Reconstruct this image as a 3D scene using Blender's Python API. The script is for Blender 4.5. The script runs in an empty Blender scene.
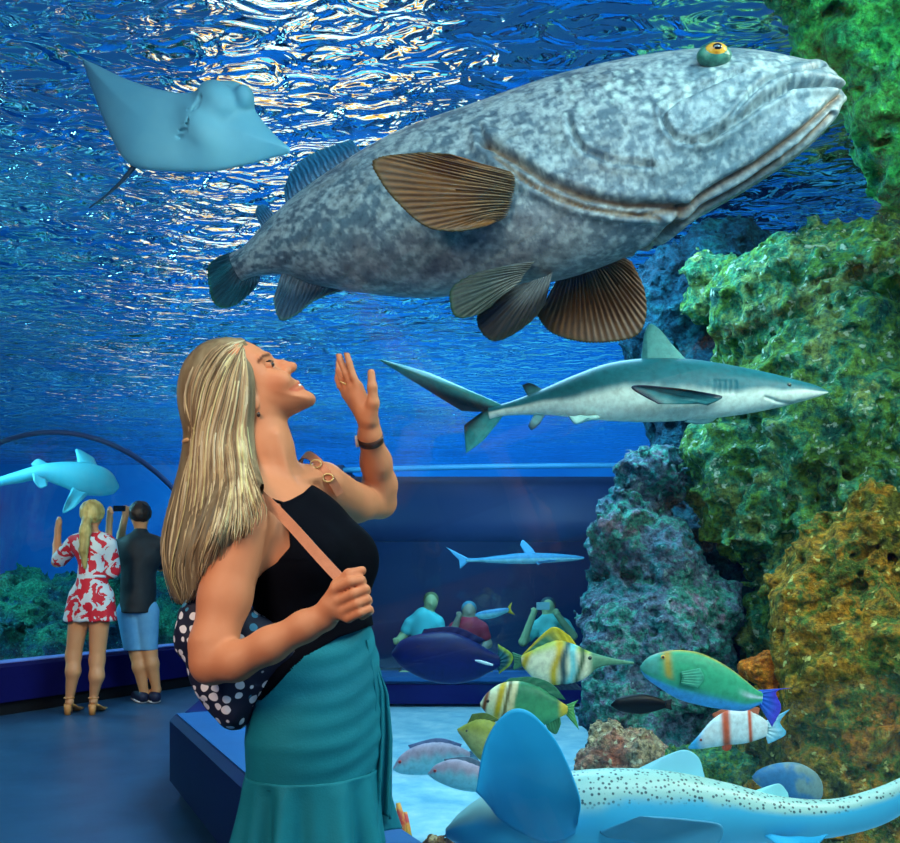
import bpy, math, random
import numpy as np
from mathutils import Vector, Matrix
random.seed(7); RNG = np.random.default_rng(7)
C = bpy.context.scene.collection
SC = bpy.context.scene
R = math.radians
# ------------------------------------------------------------------ camera, light, exposure
F_PX = 900.0; CAM_Z = 1.21; HORIZON = 565.0
def P(px, py, d):
    """the point of the place, d metres ahead, that the photograph shows at (px, py)"""
    return np.array([(px-450.0)/F_PX*d, d, CAM_Z+(HORIZON-py)/F_PX*d])
cam = bpy.data.objects.new('camera', bpy.data.cameras.new('camera')); C.objects.link(cam)
cam.location = (0, 0, CAM_Z); cam.rotation_euler = (R(90), 0, 0)
cam.data.sensor_width = 36.0; cam.data.lens = 36.0
cam.data.shift_y = (HORIZON-421.5)/900.0
cam.data.clip_start = 0.05
SC.camera = cam
SC.view_settings.view_transform = 'Standard'; SC.view_settings.look = 'None'
SC.view_settings.exposure = 0.0; SC.view_settings.gamma = 1.0; SC.view_settings.use_curve_mapping = False
SC.cycles.transparent_max_bounces = 32; SC.cycles.max_bounces = 8
SC.cycles.glossy_bounces = 5; SC.cycles.transmission_bounces = 6
SC.cycles.sample_clamp_indirect = 4.0
w = bpy.data.worlds.new('world'); SC.world = w; w.use_nodes = True
w.node_tree.nodes['Background'].inputs[0].default_value = (0.02, 0.16, 0.50, 1)
w.node_tree.nodes['Background'].inputs[1].default_value = 0.50
def lamp(name, kind, loc, target, power, color, size=0.3, size_y=None, angle=None, blend=0.6):
    l = bpy.data.lights.new(name, kind); l.energy = power; l.color = color
    if kind == 'AREA':
        l.size = size
        if size_y: l.shape = 'RECTANGLE'; l.size_y = size_y
    else: l.shadow_soft_size = size
    if kind == 'SPOT': l.spot_size = R(angle); l.spot_blend = blend
    o = bpy.data.objects.new(name, l); C.objects.link(o); o.location = loc
    o.rotation_euler = (Vector(target)-Vector(loc)).to_track_quat('-Z', 'Y').to_euler()
    return o
CY = (0.62, 0.93, 1.0)
# lights over the tank at the water surface, one of them an added fill
lamp('tank_light', 'AREA', (0.6, 1.0, 3.4), (0.7, 3.6, 1.8), 70, CY, 2.4, 1.0)
lamp('tank_light', 'AREA', (2.9, 2.4, 3.35), (2.1, 4.6, 1.4), 120, (1.0, 0.98, 0.75), 1.6, 1.0)
lamp('tank_light', 'AREA', (0.3, 5.0, 3.3), (0.9, 5.2, 0), 210, (0.35, 0.75, 1.0), 2.0, 2.0)
lamp('tank_light', 'AREA', (2.0, 0.7, 3.3), (1.1, 3.2, 0.3), 52, (0.72, 0.96, 1.0), 0.9, 0.9)  # fill added to brighten the lower reef and the foreground
lamp('tank_light', 'AREA', (-6.5, 9.0, 3.4), (-4.0, 11, 0), 300, (0.25, 0.85, 1.0), 3.0, 2.0)
lamp('tank_light', 'AREA', (0.0, 14.0, 3.2), (0, 21, 1.5), 900, (0.10, 0.74, 1.0), 12.0, 1.5)
# warm lamp of the visitors' hall and a cooler one further down
lamp('hall_lamp', 'AREA', (-1.15, 0.0, 2.25), (-0.42, 1.95, 1.25), 40, (1.0, 0.78, 0.56), 0.7, 0.7)
lamp('hall_lamp', 'SPOT', (-2.6, 4.6, 2.2), (-2.9, 7.4, 0.8), 130, (1.0, 0.85, 0.62), 0.15, angle=60)
lamp('hall_lamp', 'POINT', (0.2, 8.35, 1.75), (0, 9, 0), 45, (0.35, 0.75, 1.0), 0.1)
# ------------------------------------------------------------------ helpers
def tag(o, label=None, cat=None, group=None, kind=None):
    if label: o['label'] = label
    if cat: o['category'] = cat
    if group: o['group'] = group
    if kind: o['kind'] = kind
    return o
def empty(name, loc, label, cat, group=None):
    o = bpy.data.objects.new(name, None); C.objects.link(o); o.location = Vector(loc); o.empty_display_size = 0.05
    return tag(o, label, cat, group)
def mk(name, V, Fc, mat, parent=None, col=None, smooth=True):
    """link vertices + faces (array of quads or list of faces) as ONE mesh object"""
    V = np.asarray(V, dtype=np.float32).reshape(-1, 3)
    me = bpy.data.meshes.new(name)
    if isinstance(Fc, np.ndarray):
        n, k = Fc.shape
        me.vertices.add(len(V)); me.vertices.foreach_set('co', V.ravel())
        me.loops.add(n*k); me.loops.foreach_set('vertex_index', Fc.astype(np.int32).ravel())
        me.polygons.add(n); me.polygons.foreach_set('loop_start', np.arange(0, n*k, k, dtype=np.int32))
        me.polygons.foreach_set('loop_total', np.full(n, k, dtype=np.int32))
        me.update(calc_edges=True)
    else:
        me.from_pydata([tuple(map(float, v)) for v in V], [], [tuple(int(i) for i in f) for f in Fc])
    me.validate()
    if smooth and len(me.polygons): me.polygons.foreach_set('use_smooth', np.ones(len(me.polygons), dtype=bool))
    if col is not None:
        a = me.color_attributes.new('Col', 'FLOAT_COLOR', 'POINT')
        c = np.ones((len(V), 4), dtype=np.float32); c[:, :3] = np.asarray(col, dtype=np.float32).reshape(-1, 3)
        a.data.foreach_set('color', c.ravel())
    if mat: me.materials.append(mat)
    o = bpy.data.objects.new(name, me); C.objects.link(o)
    if parent is not None:
        o.parent = parent
        o.matrix_parent_inverse = Matrix.Translation(-Vector(parent.location)) if parent.parent is None else parent_inv(parent)
    return o
def parent_inv(p):
    m = Matrix.Identity(4); q = p; chain = []
    while q is not None: chain.append(q); q = q.parent
    for q in reversed(chain):
        m = m @ (q.matrix_parent_inverse if q.parent is not None else Matrix.Identity(4)) @ Matrix.Translation(q.location)
    return m.inverted()
def s2l(c):
    """0-255 display colour -> linear"""
    c = np.asarray(c, dtype=float)/255.0
    return np.where(c <= 0.04045, c/12.92, ((c+0.055)/1.055)**2.4)
def rgba(c): return tuple(float(x) for x in s2l(c))+(1.0,)
def nmat(name):
    m = bpy.data.materials.new(name); m.use_nodes = True; nt = m.node_tree
    return m, nt, nt.nodes['Principled BSDF']
def pbr(name, stops, scale=8.0, rough=0.5, bump=0.0, bscale=None, attr=False, attr_mix=0.25, spec=0.4, stretch=(1, 1, 1), detail=6.0, dist=0.0, bdist=0.01):
    """procedural surface: noise through a colour ramp (times the mesh's marking colours when attr), and a bump"""
    m, nt, b = nmat(name); N = nt.nodes; L = nt.links
    tc = N.new('ShaderNodeTexCoord'); mp = N.new('ShaderNodeMapping'); mp.inputs['Scale'].default_value = stretch
    L.new(tc.outputs['Object'], mp.inputs['Vector'])
    nz = N.new('ShaderNodeTexNoise'); nz.inputs['Scale'].default_value = scale; nz.inputs['Detail'].default_value = detail
    nz.inputs['Roughness'].default_value = 0.62; nz.inputs['Distortion'].default_value = dist
    L.new(mp.outputs[0], nz.inputs['Vector'])
    rp = N.new('ShaderNodeValToRGB'); cr = rp.color_ramp
    if len(stops) == 1: stops = [(0.3, stops[0]), (0.7, tuple(min(255, x*1.12+2) for x in stops[0]))]
    while len(cr.elements) < len(stops): cr.elements.new(0.5)
    for e, (p, c) in zip(cr.elements, stops): e.position = p; e.color = rgba(c)
    L.new(nz.outputs['Fac'], rp.inputs['Fac'])
    src = rp.outputs['Color']
    if attr:
        at = N.new('ShaderNodeAttribute'); at.attribute_name = 'Col'
        mx = N.new('ShaderNodeMix'); mx.data_type = 'RGBA'; mx.blend_type = 'MULTIPLY'; mx.inputs[0].default_value = attr_mix
        L.new(at.outputs['Color'], mx.inputs[6]); L.new(src, mx.inputs[7]); src = mx.outputs[2]
    L.new(src, b.inputs['Base Color'])
    b.inputs['Roughness'].default_value = rough; b.inputs['Specular IOR Level'].default_value = spec
    if bump:
        n2 = N.new('ShaderNodeTexNoise'); n2.inputs['Scale'].default_value = bscale or scale*2; n2.inputs['Detail'].default_value = 6
        L.new(mp.outputs[0], n2.inputs['Vector'])
        bp = N.new('ShaderNodeBump'); bp.inputs['Strength'].default_value = bump; bp.inputs['Distance'].default_value = bdist
        L.new(n2.outputs['Fac'], bp.inputs['Height']); L.new(bp.outputs[0], b.inputs['Normal'])
    return m
def grid_faces(n, m, closed=False):
    """quads of an n x m vertex grid (m wraps when closed)"""
    i = np.arange(n-1)[:, None]; j = np.arange(m if closed else m-1)[None, :]; j2 = (j+1) % m
    return np.stack(np.broadcast_arrays(i*m+j, i*m+j2, (i+1)*m+j2, (i+1)*m+j), -1).reshape(-1, 4)
def resample(pts, n, smooth=True):
    """n points along a polyline (Catmull-Rom), by length"""
    p = np.asarray(pts, dtype=float)
    if len(p) < 2: return np.repeat(p, n, 0)
    if smooth and len(p) > 2:
        q = np.vstack([2*p[0]-p[1], p, 2*p[-1]-p[-2]]); out = []
        for i in range(1, len(q)-2):
            for t in np.linspace(0, 1, 12, endpoint=False):
                a, b, c, d = q[i-1], q[i], q[i+1], q[i+2]
                out.append(0.5*((2*b)+(-a+c)*t+(2*a-5*b+4*c-d)*t*t+(-a+3*b-3*c+d)*t**3))
        out.append(p[-1]); p = np.array(out)
    s = np.concatenate([[0], np.cumsum(np.linalg.norm(np.diff(p, axis=0), axis=1))])
    u = np.linspace(0, s[-1], n)
    return np.stack([np.interp(u, s, p[:, k]) for k in range(p.shape[1])], 1)
def tube_vf(path, rad, m=10, flat=1.0, updir=(0, 1, 0)):
    """swept round (or flattened) tube; rad is a number or a list along the path; ends closed"""
    p = np.asarray(path, dtype=float); n = len(p)
    r = np.full(n, rad, dtype=float) if np.isscalar(rad) else np.interp(np.linspace(0, 1, n), np.linspace(0, 1, len(rad)), rad)
    t = np.gradient(p, axis=0); t /= np.linalg.norm(t, axis=1, keepdims=True)+1e-9
    up = np.asarray(updir, dtype=float)
    a = up-t*(t@up)[:, None]; a /= np.linalg.norm(a, axis=1, keepdims=True)+1e-9
    b = np.cross(t, a); th = np.linspace(0, 2*np.pi, m, endpoint=False)
    V = p[:, None]+r[:, None, None]*(a[:, None]*np.cos(th)[None, :, None]*flat+b[:, None]*np.sin(th)[None, :, None])
    V = np.vstack([V.reshape(-1, 3), p[0], p[-1]])
    Fc = [tuple(f) for f in grid_faces(n, m, True)]
    for j in range(m):
        Fc.append((n*m, (j+1) % m, j)); Fc.append((n*m+1, (n-1)*m+j, (n-1)*m+(j+1) % m))
    return V, Fc
def tube(name, path, rad, mat, parent=None, m=10, flat=1.0, updir=(0, 1, 0)):
    V, Fc = tube_vf(path, rad, m, flat, updir); return mk(name, V, Fc, mat, parent)
class MB:
    """collects shapes into one mesh"""
    def __init__(s): s.V = []; s.F = []; s.C = []; s.n = 0
    def add(s, V, Fc, col=None):
        V = np.asarray(V, dtype=float)
        s.V.append(V); s.F += [tuple(int(i)+s.n for i in f) for f in Fc]; s.n += len(V)
        s.C.append(np.repeat(np.asarray(col if col is not None else (1, 1, 1), dtype=float)[None], len(V), 0))
    def box(s, lo, hi):
        x0, y0, z0 = lo; x1, y1, z1 = hi
        s.add([(x0, y0, z0), (x1, y0, z0), (x1, y1, z0), (x0, y1, z0), (x0, y0, z1), (x1, y0, z1), (x1, y1, z1), (x0, y1, z1)],
              [(0, 3, 2, 1), (4, 5, 6, 7), (0, 1, 5, 4), (1, 2, 6, 5), (2, 3, 7, 6), (3, 0, 4, 7)])
    def prism(s, pts, z0, z1):
        n = len(pts)
        s.add([(x, y, z0) for x, y in pts]+[(x, y, z1) for x, y in pts],
              [tuple(range(n-1, -1, -1)), tuple(range(n, 2*n))]+[(i, (i+1) % n, n+(i+1) % n, n+i) for i in range(n)])
    def build(s, name, mat, parent=None, smooth=False, col=False):
        return mk(name, np.vstack(s.V), s.F, mat, parent, col=np.vstack(s.C) if col else None, smooth=smooth)
def ball_vf(c, r, n=16, m=24):
    r = np.broadcast_to(np.asarray(r, dtype=float), 3); ph = np.linspace(0, np.pi, n); th = np.linspace(0, 2*np.pi, m, endpoint=False)
    V = np.stack([np.sin(ph)[:, None]*np.cos(th)*r[0], np.sin(ph)[:, None]*np.sin(th)*r[1], np.cos(ph)[:, None]*np.ones(m)*r[2]], -1).reshape(-1, 3)+np.asarray(c)
    return V, [tuple(f[::-1]) for f in grid_faces(n, m, True)]
def ball(name, c, r, mat, parent=None):
    V, Fc = ball_vf(c, r); return mk(name, V, Fc, mat, parent)
# ---- value noise and signed-distance modelling
def _hash(i, j, k, seed):
    n = (i.astype(np.int64)*73856093) ^ (j.astype(np.int64)*19349663) ^ (k.astype(np.int64)*83492791) ^ (seed*2654435761)
    n = (n ^ (n >> 13))*1274126177; n = n ^ (n >> 16)
    return (n & 0xffff)/65535.0
def vnoise(p, seed=0):
    f = np.floor(p); t = p-f; t = t*t*(3-2*t); i = f.astype(np.int64); out = 0
    for a in (0, 1):
        for b in (0, 1):
            for c in (0, 1):
                wgt = (t[..., 0] if a else 1-t[..., 0])*(t[..., 1] if b else 1-t[..., 1])*(t[..., 2] if c else 1-t[..., 2])
                out = out+wgt*_hash(i[..., 0]+a, i[..., 1]+b, i[..., 2]+c, seed)
    return out*2-1
def fbm(p, freq, octv=4, seed=0, gain=0.5):
    a = 1.0; s = 0; 
    for o in range(octv): s = s+a*vnoise(p*freq*2.03**o+o*17.3, seed+o); a *= gain
    return s
def smin(a, b, k):
    if k <= 0: return np.minimum(a, b)
    h = np.clip(0.5+0.5*(b-a)/k, 0, 1); return b*(1-h)+a*h-k*h*(1-h)
def surfnet(Fd, org, h):
    s = Fd < 0; nx, ny, nz = Fd.shape
    cnt = np.zeros((nx-1, ny-1, nz-1), dtype=np.int8)
    cs = [(a, b, c) for a in (0, 1) for b in (0, 1) for c in (0, 1)]
    for a, b, c in cs: cnt += s[a:nx-1+a, b:ny-1+b, c:nz-1+c]
    act = np.argwhere((cnt > 0) & (cnt < 8))
    idx = np.full(cnt.shape, -1, dtype=np.int32); idx[act[:, 0], act[:, 1], act[:, 2]] = np.arange(len(act))
    val = {cc: Fd[act[:, 0]+cc[0], act[:, 1]+cc[1], act[:, 2]+cc[2]] for cc in cs}
    acc = np.zeros((len(act), 3)); num = np.zeros(len(act))
    for cc in cs:
        for ax in range(3):
            if cc[ax] == 0:
                dd = list(cc); dd[ax] = 1; dd = tuple(dd); u, v = val[cc], val[dd]
                x = (u < 0) != (v < 0); t = np.where(x, u/np.where(x, u-v, 1), 0)
                e = np.tile(np.array(cc, dtype=float), (len(act), 1)); e[:, ax] = t
                acc += e*x[:, None]; num += x
    V = np.asarray(org)+(act+acc/num[:, None])*h
    quads = []
    for ax in range(3):
        b1, b2 = (ax+1) % 3, (ax+2) % 3
        sl0 = [slice(None)]*3; sl1 = [slice(None)]*3; sl0[ax] = slice(0, -1); sl1[ax] = slice(1, None)
        A = s[tuple(sl0)]; B = s[tuple(sl1)]
        e = np.argwhere(A != B)
        ok = (e[:, b1] > 0) & (e[:, b2] > 0) & (e[:, b1] < Fd.shape[b1]-1) & (e[:, b2] < Fd.shape[b2]-1); e = e[ok]
        ins = A[e[:, 0], e[:, 1], e[:, 2]]
        def g(o1, o2):
            q = e.copy(); q[:, b1] += o1; q[:, b2] += o2; return idx[q[:, 0], q[:, 1], q[:, 2]]
        Q = np.stack([g(-1, -1), g(0, -1), g(0, 0), g(-1, 0)], 1)
        Q[~ins] = Q[~ins][:, ::-1]; quads.append(Q)
    return V, np.vstack(quads)
class Sdf:
    """solid modelled as a signed distance field, blended smoothly, meshed as one continuous surface"""
    def __init__(s, lo, hi, h):
        s.lo = np.asarray(lo, dtype=float); s.h = h; n = np.ceil((np.asarray(hi)-s.lo)/h).astype(int)+1
        s.ax = [(s.lo[i]+np.arange(n[i])*h).astype(np.float32) for i in range(3)]
        s.F = np.ones(tuple(n), dtype=np.float32)
    def _sub(s, lo, hi):
        sl = []
        for i in range(3):
            a = int(np.clip(np.floor((lo[i]-s.lo[i])/s.h), 0, len(s.ax[i])-1)); b = int(np.clip(np.ceil((hi[i]-s.lo[i])/s.h)+1, a+1, len(s.ax[i])))
            sl.append(slice(a, b))
        return tuple(sl), s.ax[0][sl[0]][:, None, None], s.ax[1][sl[1]][None, :, None], s.ax[2][sl[2]][None, None, :]
    def fn(s, f, lo, hi, k=0.0, cut=False):
        pad = max(k, 0)+3*s.h
        sl, X, Y, Z = s._sub(np.asarray(lo)-pad, np.asarray(hi)+pad)
        v = f(X, Y, Z); g = s.F[sl]
        s.F[sl] = -smin(-g, v, k) if cut else smin(g, v, k)
        return s
    def cap(s, a, b, ra, rb=None, k=0.01, cut=False):
        a = np.asarray(a, dtype=float); b = np.asarray(b, dtype=float); rb = ra if rb is None else rb; d = b-a; dd = max(float(d@d), 1e-12); rm = max(ra, rb)
        def f(X, Y, Z):
            t = np.clip(((X-a[0])*d[0]+(Y-a[1])*d[1]+(Z-a[2])*d[2])/dd, 0, 1)
            return np.sqrt((X-a[0]-t*d[0])**2+(Y-a[1]-t*d[1])**2+(Z-a[2]-t*d[2])**2)-(ra+(rb-ra)*t)
        return s.fn(f, np.minimum(a, b)-rm, np.maximum(a, b)+rm, k, cut)
    def chain(s, pts, rads, k=0.01):
        for i in range(len(pts)-1): s.cap(pts[i], pts[i+1], rads[i], rads[i+1], k)
        return s
    def ell(s, c, r, rot=None, k=0.01, cut=False):
        c = np.asarray(c, dtype=float); r = np.asarray(r, dtype=float); M = np.eye(3) if rot is None else np.asarray(rot)
        def f(X, Y, Z):
            x, y, z = X-c[0], Y-c[1], Z-c[2]
            q = [M[i][0]*x+M[i][1]*y+M[i][2]*z for i in range(3)]
            k0 = np.sqrt(sum((q[i]/r[i])**2 for i in range(3))); k1 = np.sqrt(sum((q[i]/r[i]**2)**2 for i in range(3)))+1e-6
            return k0*(k0-1)/k1
        rm = r.max(); return s.fn(f, c-rm, c+rm, k, cut)
    def stack(s, rows, latv, k=0.01, grow=0.0):
        """rows (z, cx, cy, half-width along latv, half-depth across it), a lofted elliptic trunk"""
        rows = sorted(rows); A = np.array(rows); A = resample(A, 60); A = A[np.argsort(A[:, 0])]
        lx, ly = latv
        def f(X, Y, Z):
            q = [np.interp(Z, A[:, 0], A[:, i]) for i in range(1, 5)]
            a, b = q[2]+grow, q[3]+grow
            u = (X-q[0])*lx+(Y-q[1])*ly; v = -(X-q[0])*ly+(Y-q[1])*lx
            k0 = np.sqrt((u/a)**2+(v/b)**2); k1 = np.sqrt((u/a**2)**2+(v/b**2)**2)+1e-6
            d = k0*(k0-1)/k1
            return np.maximum(d, np.maximum(A[0, 0]-Z, Z-A[-1, 0]))
        m = A[:, 3:5].max()+grow
        return s.fn(f, (A[:, 1].min()-m, A[:, 2].min()-m, A[0, 0]), (A[:, 1].max()+m, A[:, 2].max()+m, A[-1, 0]), k)
    def inflate(s, poly, y0, Rr, Rl, k=0.01, taper=None):
        """outline in the XZ plane at y=y0 puffed into a rounded solid; Rr edge rounding radius, Rl half thickness"""
        poly = np.asarray(poly); lo = poly.min(0); hi = poly.max(0)
        def f(X, Y, Z):
            x = X[:, 0, 0][:, None]; z = Z[0, 0, :][None, :]; d2 = np.full((x.shape[0], z.shape[1]), 1e9); ins = np.zeros_like(d2, dtype=bool)
            for i in range(len(poly)):
                a = poly[i]; b = poly[(i+1) % len(poly)]; e = b-a
                t = np.clip(((x-a[0])*e[0]+(z-a[1])*e[1])/(e@e+1e-12), 0, 1)
                d2 = np.minimum(d2, (x-a[0]-t*e[0])**2+(z-a[1]-t*e[1])**2)
                if a[1] != b[1]:
                    ins ^= ((a[1] > z) != (b[1] > z)) & (x < (b[0]-a[0])*(z-a[1])/(b[1]-a[1])+a[0])
            di = np.where(ins, np.sqrt(d2), -np.sqrt(d2))
            rl = Rl if taper is None else Rl*taper(x, z)
            core = np.maximum(Rr-di, 0)
            return np.sqrt(core[:, None, :]**2+((Y-y0)*(Rr/(rl if np.isscalar(rl) else rl[:, None, :])))**2)-Rr
        return s.fn(f, (lo[0], y0-Rl, lo[1]), (hi[0], y0+Rl, hi[1]), k)
    def rough(s, amp, freq, octv=4, seed=0, ridge=False):
        b = np.abs(s.F) < amp*2.2
        I = np.argwhere(b); p = s.lo+I*s.h
        n = fbm(p, freq, octv, seed)
        if ridge: n = 0.6-np.abs(n)*1.6
        s.F[b] -= (n*amp).astype(np.float32); return s
    def vf(s): return surfnet(s.F, s.lo, s.h)
    def build(s, name, mat, parent=None, colf=None):
        V, Q = s.vf(); return mk(name, V, Q, mat, parent, col=None if colf is None else colf(V))
# ------------------------------------------------------------------ the setting
def st(o): o['kind'] = 'structure'; return o
m_floor = pbr('vinyl floor', [(0.3, (34, 66, 98)), (0.7, (46, 84, 116))], 3.0, 0.4, spec=0.3, bump=0.05, bscale=120)
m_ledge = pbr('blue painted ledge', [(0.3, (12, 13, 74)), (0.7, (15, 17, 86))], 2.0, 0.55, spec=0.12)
m_ledge_lit = pbr('lit blue ledge top', [(0.3, (34, 84, 136)), (0.7, (40, 96, 150))], 2.0, 0.45, spec=0.15)  # lighter blue than the face: tank light on the top put into the colour
m_kick = pbr('black kick strip', [(0.3, (10, 10, 14)), (0.7, (16, 16, 22))], 5, 0.5)
m_sand = pbr('pale sand', [(0.3, (100, 160, 180)), (0.55, (140, 186, 196)), (0.75, (175, 205, 205))], 5, 0.85, bump=0.5, bscale=9, bdist=0.04)
m_wall = pbr('blue tank wall', [(0.25, (10, 84, 160)), (0.6, (14, 108, 184)), (0.8, (20, 124, 194))], 0.35, 0.8, stretch=(1, 1, 2.0))
m_navy = pbr('navy hall lining', [(0.3, (20, 46, 88)), (0.7, (26, 56, 104))], 0.8, 0.6)
m_rim = pbr('pale blue rim', [(60, 160, 215)], 3, 0.4)
# rails of the acrylic vault: inner one along the ledge, outer one along the far wall
INNER = [(2.26, -2.2), (-1.216, 4.8), (-1.32, 5.8), (-1.2, 7.5), (-1.1, 8.7)]
OUTER = [(-2.4, -3.4), (-5.2, 4.4), (-4.2, 6.535), (-3.0, 8.61), (-1.8, 10.69)]
LH = 0.43
floor_mb = MB()
floor_mb.prism([(2.26, -2.2)]+INNER[1:]+OUTER[::-1], -0.10, 0.0)
st(floor_mb.build('floor', m_floor))
sd = MB(); sd.box((-16, -4, -0.2), (16, 22, -0.03))
st(sd.build('tank_floor', m_sand))
def offset(pts, dist):
    p = np.array(pts, dtype=float); t = np.gradient(p, axis=0); t /= np.linalg.norm(t, axis=1, keepdims=True)
    return p+np.stack([t[:, 1], -t[:, 0]], 1)*dist
def ledge(name, pts, side, wd, z0, z1, chamfer, mat):
    """a low wall along a rail; side=-1 puts its face to the left of the walking direction"""
    a = np.array(pts, dtype=float)
    b = offset(pts, side*wd); c = offset(pts, side*(wd-chamfer))
    n = len(a)
    V = []
    for i in range(n):
        V += [(a[i][0], a[i][1], z0), (b[i][0], b[i][1], z0), (b[i][0], b[i][1], z1-chamfer), (c[i][0], c[i][1], z1), (a[i][0], a[i][1], z1)]
    F = []
    for i in range(n-1):
        for j in range(5):
            k = (j+1) % 5; q = (i*5+j, i*5+k, (i+1)*5+k, (i+1)*5+j); F.append(q if side > 0 else q[::-1])
    F.append((0, 1, 2, 3, 4)); F.append(tuple((n-1)*5+j for j in (4, 3, 2, 1, 0)))
    return mk(name, V, F, mat, smooth=False)
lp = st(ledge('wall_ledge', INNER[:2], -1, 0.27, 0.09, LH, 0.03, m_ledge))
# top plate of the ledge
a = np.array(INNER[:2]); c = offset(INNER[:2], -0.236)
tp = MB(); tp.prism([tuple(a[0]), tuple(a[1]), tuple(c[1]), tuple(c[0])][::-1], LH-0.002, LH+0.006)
st(tp.build('trim_1', m_ledge_lit))
k1 = MB(); b = offset(INNER[:2], -0.20)
k1.prism([tuple(a[0]), tuple(a[1]), tuple(b[1]), tuple(b[0])][::-1], 0.0, 0.09)
st(k1.build('baseboard_right', m_kick))
st(ledge('wall_outer', OUTER, 1, 0.22, 0.11, 0.42, 0.03, m_ledge))
so = MB(); a = np.array(OUTER); c = offset(OUTER, 0.19)
for i in range(len(a)-1): so.prism([tuple(a[i]), tuple(c[i]), tuple(c[i+1]), tuple(a[i+1])], 0.418, 0.428)
st(so.build('trim_2', pbr('pale sill', [(110, 130, 200)], 3, 0.35)))
st(ledge('baseboard_left', OUTER, 1, 0.17, 0.0, 0.11, 0.005, m_kick))
st(ledge('wall_inner_bend', INNER[1:], -1, 0.22, 0.0, LH, 0.03, m_ledge))
# ---- acrylic vault
def acrylic(name, tint=(0.93, 0.985, 1.0), refl=0.035):
    m = bpy.data.materials.new(name); m.use_nodes = True; nt = m.node_tree; nt.nodes.clear(); N = nt.nodes; L = nt.links
    out = N.new('ShaderNodeOutputMaterial'); mix = N.new('ShaderNodeMixShader'); tr = N.new('ShaderNodeBsdfTransparent'); gl = N.new('ShaderNodeBsdfGlossy')
    tr.inputs[0].default_value = tint+(1,); gl.inputs['Roughness'].default_value = 0.02; mix.inputs[0].default_value = refl
    L.new(tr.outputs[0], mix.inputs[1]); L.new(gl.outputs[0], mix.inputs[2]); L.new(mix.outputs[0], out.inputs[0]); return m
m_acr = acrylic('clear acrylic')
def arch(a, b, n=40, apex=2.42, e=2.7):
    """super-elliptic arch from rail point a to rail point b"""
    th = np.linspace(0, np.pi, n); u = np.sign(np.cos(th))*np.abs(np.cos(th))**(2/e); v = np.sin(th)**(2/e)
    a = np.array(a); b = np.array(b); mid = (a+b)/2; hv = (a-b)/2
    return np.stack([mid[0]+hv[0]*u, mid[1]+hv[1]*u, LH+(apex-LH)*v], 1)
ri = resample(INNER, 40, False); ro = resample(OUTER, 40, False)
secs = [arch(INNER[i], OUTER[i]) if i < 2 else arch(INNER[i], OUTER[i], apex=2.12, e=2.0) for i in range(5)]
V = np.vstack(secs); o = mk('window_1', V, grid_faces(5, 40), m_acr); st(o)
md = o.modifiers.new('thickness', 'SOLIDIFY'); md.thickness = 0.06; md.offset = 1
# seam of two vault panels
tube_o = tube('trim_3', secs[2], 0.018, m_navy, m=8); st(tube_o)
# ---- far visitors' hall on the other side of the tank
fx0, fx1, fy0, fy1 = -0.95, 3.6, 8.0, 10.4
m_navy_lit = pbr('lightened navy hall wall', [(0.3, (34, 70, 128)), (0.7, (40, 80, 140))], 0.8, 0.6)  # navy made lighter in place of more light on the back wall
fb = MB(); fb.box((fx0, fy1, 0), (fx1, fy1+0.1, 2.1)); st(fb.build('wall_far', m_navy_lit))
fh = MB(); fh.box((fx0-0.1, fy0, 0), (fx0, fy1+0.1, 2.1)); fh.box((fx1, fy0, 0), (fx1+0.1, fy1+0.1, 2.1))
st(fh.build('wall_far_hall', m_navy))
nv = 14; cv = []
for i in range(nv):
    t = i/(nv-1)*math.pi/2; cv.append((fy0+0.02+1.2*(1-math.sin(t)), 1.0+1.06*math.sin(t) if False else 1.28+0.78*(1-math.cos(t)) ))
V = []; F = []
for (y, z) in [(fy0+0.02, 1.42), (fy0+0.03, 1.62), (fy0+0.08, 1.80), (fy0+0.2, 1.95), (fy0+0.45, 2.04), (fy0+0.9, 2.08), (fy1, 2.09)]:
    V += [(fx0, y, z), (fx1, y, z)]
for i in range(6): F.append((2*i, 2*i+1, 2*i+3, 2*i+2))
o = st(mk('ceiling', V, F, m_navy)); md = o.modifiers.new('thickness', 'SOLIDIFY'); md.thickness = 0.05
rr = [(x, fy0+0.02-0.06*math.sin((x-fx0)/(fx1-fx0)*math.pi), 2.055+0.035*math.sin((x-fx0)/(fx1-fx0)*math.pi)) for x in np.linspace(fx0, fx1, 24)]
st(tube('trim_4', rr, 0.024, m_rim, m=10))
sl = MB(); sl.box((fx0-0.1, fy0-0.16, 0.0), (fx1, fy0+0.12, 0.17)); st(sl.build('wall_far_ledge', m_ledge))
sl = MB(); sl.box((fx0-0.1, fy0-0.14, 0.17), (fx1, fy0+0.2, 0.235)); sl.box((fx0-0.1, fy0-0.19, 0.20), (fx1, fy0-0.14, 0.235)); st(sl.build('trim_5', m_ledge_lit))
fp = MB(); fp.box((fx0, fy0, 0.235), (fx1, fy0+0.04, 1.44)); st(fp.build('window_2', m_acr))
ff = MB(); ff.box((fx0, fy0+0.12, -0.02), (fx1, fy1, 0.02)); st(ff.build('floor_far_hall', m_floor))
# bench the far visitors sit on
bn = empty('bench', (0.4, 8.9, 0.02), 'low pale blue bench seat behind the far window across the tank', 'bench')
b_ = MB(); b_.box((-0.8, 8.75, 0.08), (1.6, 9.15, 0.14)); b_.build('seat', pbr('pale blue bench', [(40, 120, 190)], 4, 0.4), bn)
for x in (-0.5, 0.5, 1.5):
    b_ = MB(); b_.box((x-0.04, 8.8, 0.02), (x+0.04, 9.1, 0.08)); b_.build('leg', m_kick, bn)
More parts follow.
